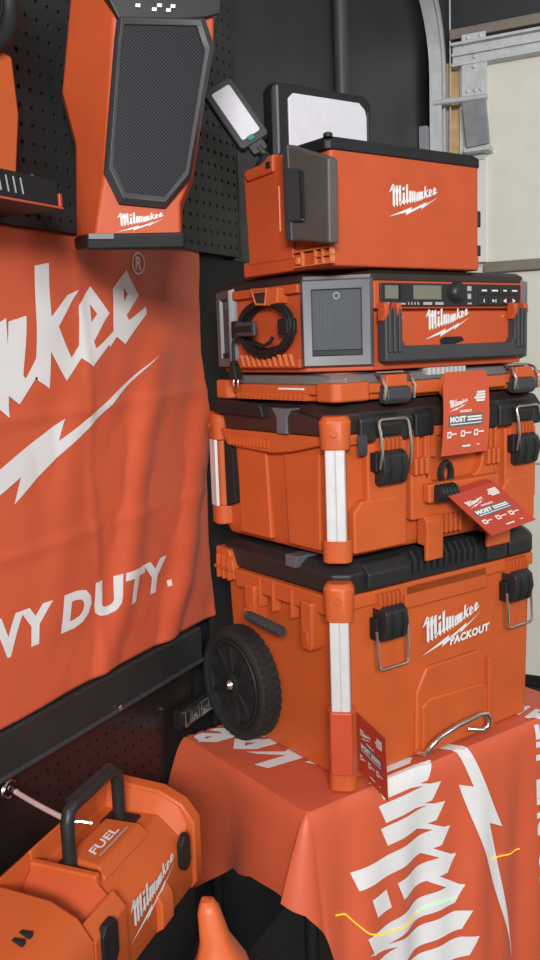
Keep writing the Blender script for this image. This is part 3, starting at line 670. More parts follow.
# front handle with hinge lugs and rubber grip
hd = lb.part('front_handle', MB().front([(0.172, 1.232), (0.172, 1.345), (0.205, 1.345), (0.212, 1.310), (0.232, 1.300), (0.345, 1.300), (0.362, 1.315), (0.372, 1.345), (0.405, 1.345), (0.405, 1.232)], -0.012, 0.01), 'orange', 0.004)
for u in (0.172, 0.186, 0.200, 0.372, 0.386, 0.400):
    lb.part('handle_lug', MB().box(u, u + 0.008, -0.024, 0.0, 1.318, 1.350), 'orange', 0.003, parent=hd)
lb.part('handle_bar', MB().box(0.20, 0.40, -0.030, -0.010, 1.262, 1.300), 'orange', 0.006, parent=hd)
gp = lb.part('rubber_grip', MB().tube([(0.212, -0.034, 1.281), (0.262, -0.034, 1.279)], 0.0155, 14), 'lid', parent=hd, label='black ribbed rubber grip')
for i in range(5): lb.part('grip_ring', MB().lathe((0.218 + i * 0.010, -0.034, 1.281), (1, 0, 0), [(0.0165, -0.002), (0.0175, 0), (0.0165, 0.002)], 14), 'lid', parent=hd)
lb.part('key_ring', MB().tube([(0.264 + 0.0 * cos(a) + 0.014 * cos(a), -0.012, 1.312 + 0.021 * sin(a)) for a in [2 * pi * k / 20 for k in range(20)]], 0.006, 8, True), 'black', parent=hd)
lb.part('front_relief', MB().front([(0.215, 1.345), (0.215, 1.398), (0.245, 1.398), (0.245, 1.345)], -0.006, 0.01), 'orange', 0.003)
for u in (0.192, 0.222, 0.395, 0.41): lb.part('front_fin', MB().box(u, u + 0.006, -0.008, 0.01, 1.30, 1.39), 'orange', 0.0015)
for u0, u1 in ((0.20, 0.245), (0.372, 0.440)):
    lb.part('foot_cleat', MB().side([(0.004, 1.182), (-0.0135, 1.180), (-0.0135, 1.150), (-0.022, 1.152), (-0.024, 1.228), (-0.016, 1.238), (0.004, 1.238)], u0, u1), 'orange', 0.003)
for i in range(5): lb.part('front_fin', MB().box(0.252 + i * 0.013, 0.258 + i * 0.013, -0.010, 0.01, 1.195, 1.25), 'orange', 0.0015)
for u0, u1 in ((0.03, 0.16), (0.43, 0.530)):
    lb.part('front_relief', MB().front([(u0, 1.19), (u0, 1.265), (u0 + 0.02, 1.285), (u1 - 0.02, 1.285), (u1, 1.265), (u1, 1.19)], -0.012, 0.01), 'orange', 0.005)
logo(lb, lambda x, y: (0.262 + x, -0.0075, 1.345 + y), 0.10, 'white')

# ------------------------------------------------------------------ hang tags
def tag_art(th, fn, m):
    """fn maps x 0..1, y 0..1 (up) to the card face; aspect about 0.125 x 0.135"""
    A = []
    W = 0.42
    th.part('card_lettering', MB().tri(join_art([xf(WORD, lambda x, y: (0.10 + x * W, 0.62 + y * W * 0.9)), xf(BOLT, lambda x, y: (0.10 + x * W, 0.62 + y * W * 0.9)),
        fit_shift('PACKOUT', 0.26, 0.035, 0.34, 0.60)]), fn), 'white')
    bars = []
    for x0, x1, y0, y1 in ((0.72, 0.90, 0.86, 0.89), (0.70, 0.90, 0.82, 0.85), (0.66, 0.90, 0.78, 0.81), (0.70, 0.88, 0.74, 0.77),
                           (0.50, 0.82, 0.475, 0.50), (0.50, 0.82, 0.515, 0.54), (0.14, 0.82, 0.43, 0.445),
                           (0.18, 0.28, 0.29, 0.31), (0.47, 0.60, 0.29, 0.31), (0.76, 0.88, 0.29, 0.31), (0.42, 0.60, 0.10, 0.125), (0.74, 0.80, 0.11, 0.125)):
        bars.append(poly_art([(x0, y0), (x1, y0), (x1, y1), (x0, y1)]))
    for x in (0.08, 0.37, 0.66): bars.append(ring_box(x, 0.25, 0.09, 0.09))
    for b_ in bars: th.part('card_print', MB().tri(b_, fn), 'white')
    th.part('card_panel', MB().tri(poly_art([(0.10, 0.40), (0.85, 0.40), (0.85, 0.57), (0.10, 0.57)]), lambda x, y: fn(x, y, 0.5)), 'grey')
    th.part('card_title', MB().tri(fit_shift('MOST', 0.34, 0.085, 0.13, 0.465), fn), 'white', label='white bold MOST lettering')
def ring_box(x, y, w, h):
    k = 0.022
    V = [(x, y), (x + w, y), (x + w, y + h), (x, y + h), (x + k, y + k), (x + w - k, y + k), (x + w - k, y + h - k), (x + k, y + h - k)]
    return V, [t for i in range(4) for t in ((i, (i + 1) % 4, 4 + i), ((i + 1) % 4, 4 + (i + 1) % 4, 4 + i))]
def fit_shift(txt, w, h, x0, y0):
    return xf(fit_w(text_art(txt, 1.0, 0.06, 0, 1.1), w, h), lambda x, y: (x0 + x, y0 + y))
def card(name, label, m, c00, c10, c01, curve=0.0, neck=None, thick=0.0012):
    """c00 lower left, c10 lower right, c01 upper left in toolbox coordinates"""
    a, b, c = Vector(c00), Vector(c10), Vector(c01); ex = b - a; ey = c - a; n = ex.cross(ey).normalized()
    t = Thing(name, label, 'tag', FB, tuple(a))
    def fn(x, y, k=1.0): return tuple(a + ex * x + ey * y + n * (0.0012 * k + curve * sin(pi * y)))
    mb = MB(); N = 8; V = []
    for j in range(N + 1):
        for i in range(2): V.append(a + ex * i + ey * (j / N) + n * curve * sin(pi * j / N))
    for j in range(N + 1):
        for i in range(2): V.append(a + ex * i + ey * (j / N) + n * (curve * sin(pi * j / N) - thick))
    h = 2 * (N + 1)
    Fs = [(2 * j, 2 * j + 1, 2 * j + 3, 2 * j + 2) for j in range(N)] + [(h + 2 * j, h + 2 * j + 2, h + 2 * j + 3, h + 2 * j + 1) for j in range(N)]
    Fs += [(2 * j, 2 * j + 2, h + 2 * j + 2, h + 2 * j) for j in range(N)] + [(2 * j + 1, h + 2 * j + 1, h + 2 * j + 3, 2 * j + 3) for j in range(N)] + [(0, h, h + 1, 1), (2 * N, 2 * N + 1, h + 2 * N + 1, h + 2 * N)]
    mb.add([tuple(v) for v in V], Fs)
    t.part('card', mb, m, smooth=60)
    tag_art(t, fn, m)
    if neck: t.part('neck', neck, m)
    return t
card('hang_tag', 'orange card hanging flat from the organizer over the large toolbox lid', 'tagorange', (0.224, -0.038, 1.350), (0.348, -0.040, 1.350), (0.238, -0.030, 1.480), 0.004,
     MB().add([(0.238, -0.030, 1.480), (0.362, -0.032, 1.480), (0.372, -0.016, 1.504), (0.262, -0.016, 1.504), (0.238, -0.0285, 1.480), (0.362, -0.0305, 1.480), (0.372, -0.0145, 1.504), (0.262, -0.0145, 1.504)], [(0, 1, 2, 3), (7, 6, 5, 4), (0, 4, 5, 1), (2, 6, 7, 3), (1, 5, 6, 2), (0, 3, 7, 4)]))
card('hang_tag', 'red card sticking out from the front handle of the large toolbox', 'tagred', (0.278, -0.112, 1.203), (0.405, -0.112, 1.216), (0.230, -0.050, 1.276), 0.0,
     MB().add([(0.230, -0.050, 1.276), (0.357, -0.050, 1.289), (0.35, -0.034, 1.294), (0.24, -0.034, 1.284), (0.230, -0.050, 1.2748), (0.357, -0.050, 1.2878), (0.35, -0.034, 1.2928), (0.24, -0.034, 1.2828)], [(0, 1, 2, 3), (7, 6, 5, 4), (0, 4, 5, 1), (2, 6, 7, 3), (1, 5, 6, 2), (0, 3, 7, 4)]))
card('hang_tag', 'dark red card hanging at the corner of the rolling toolbox', 'tagred', (0.016, -0.028, 0.793), (-0.012, -0.132, 0.786), (0.012, -0.028, 0.907), 0.0)

# ------------------------------------------------------------------ slim organizer with clear lid
ZO = 1.462
og = Thing('slim_organizer', 'flat orange organizer with clear lid between radio and large toolbox', 'toolbox', FB, (0.28, 0.18, ZO))
og.part('tray', MB().prism(corner_rect(0.010, 0.548, 0.004, 0.362, 0.02), ZO, 1.486), 'orange', 0.004)
og.part('tray_rim', MB().prism(corner_rect(0.002, 0.556, -0.004, 0.368, 0.02), 1.474, 1.492), 'orange', 0.003)
og.part('clear_lid', MB().loft([[(x, y, 1.492) for x, y in corner_rect(0.012, 0.546, 0.006, 0.358, 0.02)], [(x, y, 1.508) for x, y in corner_rect(0.016, 0.542, 0.010, 0.354, 0.02)], [(x, y, 1.512) for x, y in corner_rect(0.03, 0.53, 0.03, 0.34, 0.02)]]), 'clear', 0.002, label='clear plastic lid')
for u in (0.0, 0.48):
    og.part('corner_block', MB().prism(corner_rect(u - 0.004, u + 0.085, -0.010, 0.055, 0.012), 1.462, 1.496), 'orange', 0.005)
og.part('corner_block', MB().prism(corner_rect(-0.008, 0.05, 0.315, 0.374, 0.012), 1.462, 1.500), 'orange', 0.005)
for i in range(16): og.part('edge_rib', MB().box(-0.006, 0.01, 0.075 + i * 0.014, 0.081 + i * 0.014, 1.464, 1.476), 'orange')
og.part('edge_print', MB().box(-0.0005, 0.003, 0.085, 0.16, 1.483, 1.4865), 'white')
og.part('front_lip', MB().box(0.165, 0.44, -0.012, 0.01, 1.468, 1.492), 'orange', 0.004)
og.part('front_hub', MB().lathe((0.268, -0.012, 1.478), (0, -1, 0), [(0.024, 0), (0.024, 0.006), (0.018, 0.008)], 20), 'orange')
for i in range(9): og.part('lid_rib', MB().box(0.235 + i * 0.012, 0.241 + i * 0.012, 0.004, 0.03, 1.500, 1.5135), 'strip')
for u in (0.098, 0.450):
    c = og.part('latch', MB().side([(0.0, 1.455), (-0.018, 1.453), (-0.026, 1.462), (-0.024, 1.482), (-0.010, 1.488), (0.0, 1.488)], u + 0.006, u + 0.066), 'midgrey', 0.004, label='dark grey latch lever')
    og.part('latch_tab', MB().box(u + 0.010, u + 0.062, -0.018, 0.004, 1.484, 1.506), 'orange', 0.003, parent=c)
    bail(og, u, u + 0.072, [(-0.022, 1.462), (-0.026, 1.485), (-0.014, 1.505), (0.003, 1.510)], c)

# ------------------------------------------------------------------ radio
rd = Thing('jobsite_radio', 'orange jobsite radio with grey corner speakers and coiled black cord', 'radio', FB, (0.29, 0.19, 1.518))
RZ0, RZ1 = 1.520, 1.672
plan = [(0.094, 0.004), (0.506, 0.004), (0.592, 0.088), (0.592, 0.305), (0.572, 0.385), (0.026, 0.385), (0.004, 0.305), (0.006, 0.088)]
def shrink(P, k): cx, cy = 0.298, 0.19; return [(cx + (x - cx) * (1 - k), cy + (y - cy) * (1 - k)) for x, y in P]
rd.part('body', MB().prism(shrink(plan, 0.05), RZ0, RZ1), 'red', 0.003)
rd.part('base_plate', MB().prism(shrink(plan, 0.015), 1.514, 1.530), 'red', 0.003)
rd.part('top_plate', MB().loft([[(x, y, 1.672) for x, y in plan], [(x, y, 1.684) for x, y in plan], [(x, y, 1.692) for x, y in shrink(plan, 0.05)]]), 'brown', 0.002)
def panel_on(th, name, A, B, z0, z1, prof, m, bevel=0.003, parent=None, label=None):
    """box standing on the vertical plane from A to B (plan points); prof=(inset_left, inset_right, zlo, zhi, d0, d1), d outward"""
    a, b = Vector(A), Vector(B); t = (b - a); L = t.length; t /= L; n = Vector((t.y, -t.x))
    il, ir, zl, zh, d0, d1 = prof
    P = lambda s, d, z: tuple(a + t * s + n * d) + (z,)
    mb = MB().loft([[P(il, d0, zl), P(L - ir, d0, zl), P(L - ir, d0, zh), P(il, d0, zh)], [P(il, d1, zl), P(L - ir, d1, zl), P(L - ir, d1, zh), P(il, d1, zh)]])
    return th.part(name, mb, m, bevel, parent=parent, label=label)
def corner_speaker(A, B):
    a, b = Vector(A), Vector(B); t = (b - a); L = t.length; t /= L; n = Vector((t.y, -t.x))
    P = lambda s, d, z: tuple(a + t * s + n * d) + (z,)
    z0, z1 = 1.522, 1.678
    outer = [(-0.004, z0), (L + 0.004, z0), (L + 0.004, z1), (-0.004, z1)]
    inner = [(0.016, z0 + 0.020), (L - 0.016, z0 + 0.020), (L - 0.016, z1 - 0.018), (0.016, z1 - 0.018)]
    deep = [(0.018, z0 + 0.022), (L - 0.018, z0 + 0.022), (L - 0.018, z1 - 0.020), (0.018, z1 - 0.020)]
    rim = [(0.002, z0 + 0.004), (L - 0.002, z0 + 0.004), (L - 0.002, z1 - 0.004), (0.002, z1 - 0.004)]
    mb = MB().loft([[P(s, -0.02, z) for s, z in outer], [P(s, -0.002, z) for s, z in outer], [P(s, 0.010, z) for s, z in rim], [P(s, 0.008, z) for s, z in inner], [P(s, 0.001, z) for s, z in deep]], cap=False)
    s = rd.part('speaker_frame', mb, 'grey', label='grey angled speaker frame')
    rd.part('speaker_mesh', MB().add([P(s_, 0.0016, z) for s_, z in deep], [(0, 1, 2, 3)]), 'grille2', parent=s, label='dark fine speaker mesh')
    rd.part('mesh_ledge', MB().loft([[P(0.018, 0.0, z0 + 0.022), P(L - 0.018, 0.0, z0 + 0.022), P(L - 0.018, 0.0, z0 + 0.032), P(0.018, 0.0, z0 + 0.032)], [P(0.018, 0.005, z0 + 0.022), P(L - 0.018, 0.005, z0 + 0.022), P(L - 0.018, 0.005, z0 + 0.030), P(0.018, 0.005, z0 + 0.030)]]), 'black', parent=s)
    n_ = ring_art(L / 2, z1 - 0.030, 0.0045, 0.0060)
    rd.part('speaker_badge', MB().tri(n_, lambda x, y: P(x, 0.0022, y)), 'greyprint', parent=s)
corner_speaker(plan[7], plan[0]); corner_speaker(plan[1], plan[2]); corner_speaker(plan[5], plan[6]); corner_speaker(plan[3], plan[4])
# front fascia
fs = rd.part('fascia', MB().front([(0.098, 1.622), (0.502, 1.622), (0.502, 1.672), (0.098, 1.672)], 0.0, 0.02), 'red', 0.003)
rd.part('display_panel', MB().box(0.110, 0.492, -0.004, 0.01, 1.626, 1.668), 'screen', 0.002, parent=fs)
rd.part('lcd', MB().box(0.190, 0.262, -0.0052, 0.0, 1.639, 1.664), 'lcd', parent=fs, label='olive grey display window')
rd.part('lcd_side', MB().box(0.120, 0.152, -0.0048, 0.0, 1.640, 1.663), 'lcd', parent=fs)
rd.part('panel_divider', MB().box(0.155, 0.159, -0.005, 0.0, 1.638, 1.666), 'black', parent=fs)
kn = rd.part('tuning_knob', MB().lathe((0.304, -0.004, 1.652), (0, -1, 0), [(0.021, 0), (0.0195, 0.006), (0.0145, 0.013), (0.0115, 0.0138), (0.002, 0.0132)], 28), 'lid', parent=fs, label='black tuning knob')
for i in range(4):
    for j in range(2):
        u = 0.366 + i * 0.030; z = 1.654 - j * 0.019
        rd.part('button', MB().box(u, u + 0.024, -0.007, 0.0, z - 0.006, z + 0.008), 'lid', 0.0015, parent=fs)
def pr(name, polys, m='white'): rd.part(name, MB().tri(join_art([poly_art(p) for p in polys]), lambda x, y: (x, -0.0076, y)), m, parent=fs)
pr('button_print', [rq(0.371, 0.386, 1.6545, 1.6575), rq(0.400, 0.418, 1.6545, 1.6575), rq(0.434, 0.444, 1.6545, 1.6575), rq(0.460, 0.476, 1.6545, 1.6575),
                    rq(0.3765, 0.379, 1.633, 1.640), [(0.402, 1.633), (0.409, 1.6365), (0.402, 1.640)], rq(0.411, 0.413, 1.633, 1.640), [(0.434, 1.6365), (0.443, 1.632), (0.443, 1.641)], [(0.462, 1.632), (0.471, 1.6365), (0.462, 1.641)]])
def pr2(x0, x1, y0, y1): return rq(x0, x1, y0, y1)
for q in ((0.112, 0.130, 1.6285, 1.6335), (0.135, 0.170, 1.6295, 1.6325), (0.176, 0.179, 1.629, 1.634), (0.184, 0.187, 1.629, 1.634), (0.192, 0.195, 1.629, 1.634), (0.200, 0.204, 1.629, 1.634), (0.333, 0.345, 1.655, 1.664), (0.334, 0.344, 1.640, 1.650), (0.334, 0.346, 1.630, 1.633), (0.215, 0.238, 1.629, 1.634), (0.246, 0.268, 1.629, 1.634)):
    rd.part('panel_print', MB().tri(poly_art(rq(*q)), lambda x, y: (x, -0.0046, y)), 'greyprint', parent=fs)
# front pocket door with logo, notch and black U handle
pd = rd.part('pocket_door', MB().front([(0.150, 1.548), (0.455, 1.548), (0.470, 1.575), (0.474, 1.618), (0.132, 1.618), (0.138, 1.570)], 0.000, 0.02), 'red', 0.004)
rd.part('door_notch', MB().front([(0.262, 1.566), (0.275, 1.570), (0.320, 1.570), (0.328, 1.562), (0.300, 1.556), (0.296, 1.550), (0.266, 1.550)], -0.003, 0.01), 'black', 0.002, parent=pd)
logo(rd, lambda x, y: (0.222 + x, -0.0008, 1.566 + y), 0.122, 'white', pd)
hn = rd.part('carry_handle', MB().front([(0.108, 1.616), (0.150, 1.616), (0.150, 1.566), (0.158, 1.556), (0.448, 1.556), (0.458, 1.566), (0.458, 1.600), (0.452, 1.616), (0.492, 1.616), (0.494, 1.528), (0.108, 1.528)], -0.018, 0.004), 'midgrey', 0.004, label='dark grey folding carry handle')
for u in (0.112, 0.124, 0.136, 0.460, 0.472, 0.482):
    rd.part('handle_rib', MB().box(u, u + 0.006, -0.023, -0.016, 1.545, 1.622), 'midgrey', 0.002, parent=hn)
for u0 in (0.104, 0.452):
    rd.part('handle_hook', MB().side([(0.0, 1.600), (-0.014, 1.600), (-0.022, 1.615), (-0.020, 1.632), (0.0, 1.634)], u0, u0 + 0.012), 'red', 0.003)
    rd.part('handle_hook', MB().side([(0.0, 1.600), (-0.014, 1.600), (-0.022, 1.615), (-0.020, 1.632), (0.0, 1.634)], u0 + 0.030, u0 + 0.042), 'red', 0.003)
for u in (0.165, 0.440): rd.part('rivet', MB().lathe((u, 0.0, 1.607), (0, -1, 0), [(0.003, 0), (0.003, 0.001)], 8), 'gold')
# left side: recess, lamp tab, coiled cord
rs = rd.part('side_frame', MB().side([(0.092, 1.525), (0.302, 1.525), (0.302, 1.672), (0.092, 1.672)], 0.008, 0.03), 'red', 0.003)
rd.part('side_rail', MB().box(-0.002, 0.02, 0.092, 0.302, 1.655, 1.672), 'red', 0.003, parent=rs)
rd.part('side_rail', MB().box(-0.002, 0.02, 0.092, 0.302, 1.522, 1.540), 'red', 0.003, parent=rs)
for i in range(10):
    v = 0.105 + i * 0.0175
    rd.part('slant_rib', MB().side([(v, 1.526), (v + 0.004, 1.526), (v + 0.014, 1.548), (v + 0.010, 1.548)], -0.006, 0.0), 'gold', parent=rs)
tb_ = rd.part('hook_tab', MB().side([(0.222, 1.672), (0.205, 1.640), (0.158, 1.636), (0.135, 1.640), (0.132, 1.668)], -0.016, 0.01), 'orange', 0.003)
rd.part('tab_window', MB().side([(0.206, 1.662), (0.197, 1.644), (0.172, 1.642), (0.168, 1.662)], -0.0175, -0.012), 'brown', 0.001, parent=tb_)
rd.part('tab_window_trim', MB().tube([(-0.0175, 0.212, 1.668), (-0.0175, 0.199, 1.641), (-0.0175, 0.170, 1.639), (-0.0175, 0.163, 1.668)], 0.0014, 6, True), 'gold', parent=tb_)
cd = None
CC = (0.186, 1.597)
for k, (r, dx) in enumerate(((0.084, -0.004), (0.078, 0.000), (0.072, -0.005), (0.083, -0.011), (0.076, -0.012), (0.068, -0.001))):
    pts = [(dx + 0.001 * sin(3 * a + k), CC[0] + (r + 0.002 * sin(2 * a + k)) * cos(a) * 1.0, CC[1] + (r * 0.60 + 0.0015 * sin(3 * a + 2 * k)) * sin(a)) for a in [2 * pi * j / 40 for j in range(40)]]
    rd.part('cord_loop', MB().tube(pts, 0.0036, 8, True), 'black', label='black coiled power cord')
cl = rd.part('cord_clip', MB().side([(0.196, 1.582), (0.256, 1.584), (0.262, 1.590), (0.262, 1.606), (0.256, 1.612), (0.196, 1.610)], -0.026, -0.017), 'midgrey', 0.004, label='grey cord clip')
rd.part('clip_bridge', MB().box(-0.028, -0.024, 0.200, 0.258, 1.591, 1.603), 'black', 0.003, parent=cl)
rd.part('clip_base', MB().box(-0.022, 0.01, 0.256, 0.280, 1.580, 1.614), 'black', 0.003, parent=cl)
rd.part('cord_clip', MB().box(-0.014, 0.01, 0.108, 0.140, 1.584, 1.612), 'black', 0.003)
rd.part('cord_tail', MB().tube([(-0.018, 0.205, 1.572), (-0.020, 0.175, 1.564), (-0.020, 0.155, 1.570), (-0.016, 0.150, 1.580)], 0.0036, 8), 'black')
rd.part('cord_tail', MB().tube([(-0.022, 0.262, 1.588), (-0.026, 0.268, 1.57), (-0.026, 0.268, 1.55), (-0.026, 0.266, 1.535)], 0.0034, 8), 'black')
pg = rd.part('plug', MB().loft([[(-0.026 + a * 0.006, 0.266 + b * 0.005, 1.538) for a, b in ((-1, -1), (1, -1), (1, 1), (-1, 1))], [(-0.026 + a * 0.009, 0.265 + b * 0.013, 1.514) for a, b in ((-1, -1), (1, -1), (1, 1), (-1, 1))], [(-0.026 + a * 0.009, 0.264 + b * 0.014, 1.502) for a, b in ((-1, -1), (1, -1), (1, 1), (-1, 1))]]), 'black', 0.002, label='black two pin plug')
for s_ in (-1, 1): rd.part('plug_pin', MB().box(-0.0275, -0.0245, 0.264 + s_ * 0.008 - 0.0015, 0.264 + s_ * 0.008 + 0.0015, 1.487, 1.503), 'metal', parent=pg)

# ------------------------------------------------------------------ work light box on top
wl = Thing('work_light_box', 'orange work light box with raised lamp heads on top of the stack', 'work light', FB, (0.19, 0.13, 1.694))
wl.part('base', MB().prism(corner_rect(-0.004, 0.376, -0.002, 0.262, 0.008), 1.694, 1.722), 'red', 0.004)
wl.part('body', MB().loft([[(x, y, 1.712) for x, y in corner_rect(0.002, 0.374, 0.000, 0.235, 0.006)], [(x, y, 1.888) for x, y in corner_rect(0.004, 0.374, 0.000, 0.225, 0.006)]]), 'red', 0.005)
wl.part('top_trim', MB().loft([[(x, y, 1.884) for x, y in corner_rect(-0.004, 0.377, -0.003, 0.14, 0.008)], [(x, y, 1.900) for x, y in corner_rect(-0.004, 0.377, -0.003, 0.14, 0.008)], [(x, y, 1.907) for x, y in corner_rect(0.004, 0.37, 0.006, 0.14, 0.008)]]), 'black', 0.003)
wl.part('trim_knob', MB().lathe((0.004, 0.004, 1.904), (0, 0, 1), [(0.008, 0), (0.008, 0.006), (0.004, 0.008)], 12), 'black')
wl.part('trim_pin', MB().lathe((0.11, 0.05, 1.904), (0, 0, 1), [(0.006, 0), (0.006, 0.004), (0.003, 0.006)], 12), 'black')
wl.part('edge_catch', MB().box(0.372, 0.380, 0.002, 0.02, 1.776, 1.806), 'black', 0.002)
wl.part('edge_catch', MB().box(0.372, 0.380, 0.002, 0.02, 1.722, 1.742), 'black', 0.002)
wl.part('side_wall', MB().side([(0.095, 1.715), (0.232, 1.715), (0.240, 1.880), (0.190, 1.888), (0.110, 1.900)], -0.006, 0.02), 'red', 0.003)
wl.part('side_step', MB().side([(0.140, 1.870), (0.222, 1.866), (0.234, 1.884), (0.220, 1.888), (0.180, 1.890), (0.140, 1.902)], -0.012, 0.01), 'red', 0.004)
wl.part('side_slot', MB().box(-0.0135, -0.008, 0.146, 0.160, 1.878, 1.890), 'void', 0.001)
wl.part('side_rib', MB().box(-0.0085, 0.0, 0.128, 0.132, 1.765, 1.845), 'gold', 0.002)
for v0 in (-0.012, 0.010, 0.030, 0.066):
    wl.part('base_rib', MB().box(-0.010, 0.0, v0, v0 + 0.003, 1.699, 1.726), 'gold')
for z in (1.698, 1.711, 1.724): wl.part('base_rib', MB().box(-0.010, 0.0, -0.012, 0.090 if z != 1.711 else 0.033, z, z + 0.002), 'gold')
wl.part('base_boss', MB().box(-0.010, 0.0, 0.074, 0.086, 1.703, 1.716), 'gold', 0.002)
# folded head on the left side (its grey back towards the camera)
hA = wl.part('folded_lamp_head', MB().side([(-0.034, 1.726), (0.066, 1.742), (0.076, 1.750), (0.076, 1.894), (0.064, 1.899), (-0.036, 1.862)], -0.030, -0.008), 'door_grey', 0.005, label='grey back of a folded lamp head')
wl.part('head_edge', MB().side([(0.062, 1.740), (0.082, 1.746), (0.082, 1.898), (0.066, 1.902)], -0.034, -0.006), 'midgrey', 0.003, parent=hA)
wl.part('head_handle', MB().side([(0.026, 1.768), (0.074, 1.775), (0.076, 1.864), (0.030, 1.856)], -0.037, -0.028), 'midgrey', 0.004, parent=hA)
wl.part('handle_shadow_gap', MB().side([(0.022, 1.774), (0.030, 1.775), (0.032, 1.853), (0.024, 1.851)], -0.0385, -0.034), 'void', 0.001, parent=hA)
# raised head behind the box
hB = wl.part('lamp_head', MB().front([(0.090, 1.895), (0.090, 2.056), (0.102, 2.072), (0.335, 2.073), (0.350, 2.058), (0.350, 1.895)], 0.272, 0.305), 'black', 0.006, label='black rectangular lamp head standing behind the box')
wl.part('lens', MB().front([(0.128, 1.915), (0.128, 2.043), (0.140, 2.054), (0.312, 2.056), (0.328, 2.044), (0.333, 2.030), (0.333, 1.915)], 0.2685, 0.28), 'lens', 0.002, parent=hB, label='white frosted lens')
wl.part('lens_edge', MB().box(0.334, 0.338, 0.268, 0.28, 1.915, 2.04), 'midgrey', 0.001, parent=hB)
wl.part('head_post', MB().box(0.094, 0.100, 0.262, 0.280, 1.895, 2.062), 'grey', 0.002, parent=hB)
wl.part('head_neck', MB().box(0.15, 0.30, 0.232, 0.272, 1.860, 1.905), 'black', 0.004, parent=hB)
for i in range(5): wl.part('hinge_knuckle', MB().tube([(0.012 + i * 0.008, 0.175 + i * 0.008, 1.896), (0.017 + i * 0.008, 0.180 + i * 0.008, 1.896)], 0.011, 10), 'midgrey')
# tilted head on an arm at the back-left corner; plane spanned by e (long axis) and g (short axis)
Pc = Vector((0.020, 0.296, 2.004)); rzB = FB.rz
toB = lambda w: Vector((w[0] * cos(rzB) + w[1] * sin(rzB), -w[0] * sin(rzB) + w[1] * cos(rzB), w[2]))
ex_ = toB(Vector((0.53, -0.18, -0.83))).normalized(); n_ = toB(Vector((0.12, -0.97, 0.10))).normalized()
gy_ = n_.cross(ex_).normalized(); n_ = ex_.cross(gy_).normalized()
if gy_.z < 0: gy_ = -gy_
hd_ = n_ if toB(Vector((0, -1, 0))).dot(n_) > 0 else -n_
PP = lambda a, b, d: tuple(Pc + ex_ * a + gy_ * b + hd_ * d)
oc = lambda a, b, c: [(-a + c, -b), (a - c, -b), (a, -b + c), (a, b - c), (a - c, b), (-a + c, b), (-a, b - c), (-a, -b + c)]
hC = wl.part('lamp_head', MB().ext(oc(0.068, 0.032, 0.006), PP, -0.014, 0.010), 'midgrey', 0.004, label='small tilted lamp head on an arm')
wl.part('lens', MB().ext(oc(0.054, 0.0205, 0.003), PP, 0.008, 0.012), 'lens', 0.001, parent=hC, label='white frosted lens')
wl.part('switch_tab', MB().ext([(0.052, -0.010), (0.062, -0.010), (0.062, 0.003), (0.052, 0.003)], PP, 0.008, 0.0125), 'green', 0.001, parent=hC, label='small green switch tab')
wl.part('arm_knuckle', MB().ext(oc(0.014, 0.016, 0.004), lambda a, b, d: PP(a + 0.074, b, d), -0.010, 0.006), 'midgrey', 0.003, parent=hC)
wl.part('arm', MB().tube([PP(0.078, 0.0, -0.002), PP(0.100, 0.002, -0.002), (0.03, 0.235, 1.900), (0.03, 0.225, 1.875)], 0.010, 10), 'black', parent=hC)
logo(wl, lambda x, y: (0.134 + x, -0.0014, 1.782 + y), 0.126)

# ------------------------------------------------------------------ hanging loudspeaker
KS = 1.042
sp = Thing('loudspeaker', 'orange and black jobsite loudspeaker hanging on the pegboard', 'speaker', FS, (0.21, 1.53, 1.72))
def S_(x, z, k): return (x * KS, k * KS, EYE + (z - EYE) * KS)
def sloft(rings, cap=True): return MB().loft([[S_(x, z, k) for x, z, k in r] for r in rings], cap)
# orange shell: rings from the front opening to the wider back
front = [(0.178, 2.150, 1.43), (0.165, 2.021, 1.43), (0.141, 1.821, 1.43), (0.122, 1.736, 1.43), (0.254, 1.736, 1.43), (0.256, 1.785, 1.43), (0.274, 1.824, 1.43), (0.318, 2.02, 1.43), (0.325, 2.150, 1.43)]
back = [(0.125, 2.170, 1.50), (0.092, 1.961, 1.50), (0.108, 1.885, 1.50), (0.101, 1.744, 1.50), (0.268, 1.744, 1.50), (0.272, 1.79, 1.50), (0.290, 1.83, 1.50), (0.330, 2.03, 1.50), (0.335, 2.170, 1.50)]
rear = [(x * 0.99 + 0.003, z, 1.545) for x, z, k in back]
sp.part('shell', sloft([front, back, rear]), 'red', 0.005)
# black crown at the top with printed controls
cr = sp.part('crown', sloft([[(0.140, 2.115, 1.425), (0.176, 2.040, 1.418), (0.306, 2.055, 1.418), (0.330, 2.062, 1.425), (0.345, 2.21, 1.425), (0.130, 2.21, 1.425)], [(0.130, 2.125, 1.51), (0.172, 2.048, 1.51), (0.306, 2.058, 1.51), (0.335, 2.068, 1.51), (0.35, 2.215, 1.51), (0.120, 2.215, 1.51)]]), 'lid', 0.004)
for dx, dz in ((0.0, 0.0), (0.024, -0.004), (0.032, 0.002), (0.045, -0.004), (0.052, 0.002)):
    sp.part('control_print', sloft([[(0.200 + dx + a, 2.062 + dz + b, 1.4172) for a, b in ((0, 0), (0.007, 0), (0.008, 0.005), (0.001, 0.005))], [(0.200 + dx + a, 2.062 + dz + b, 1.4182) for a, b in ((0, 0), (0.007, 0), (0.008, 0.005), (0.001, 0.005))]]), 'white', parent=cr)
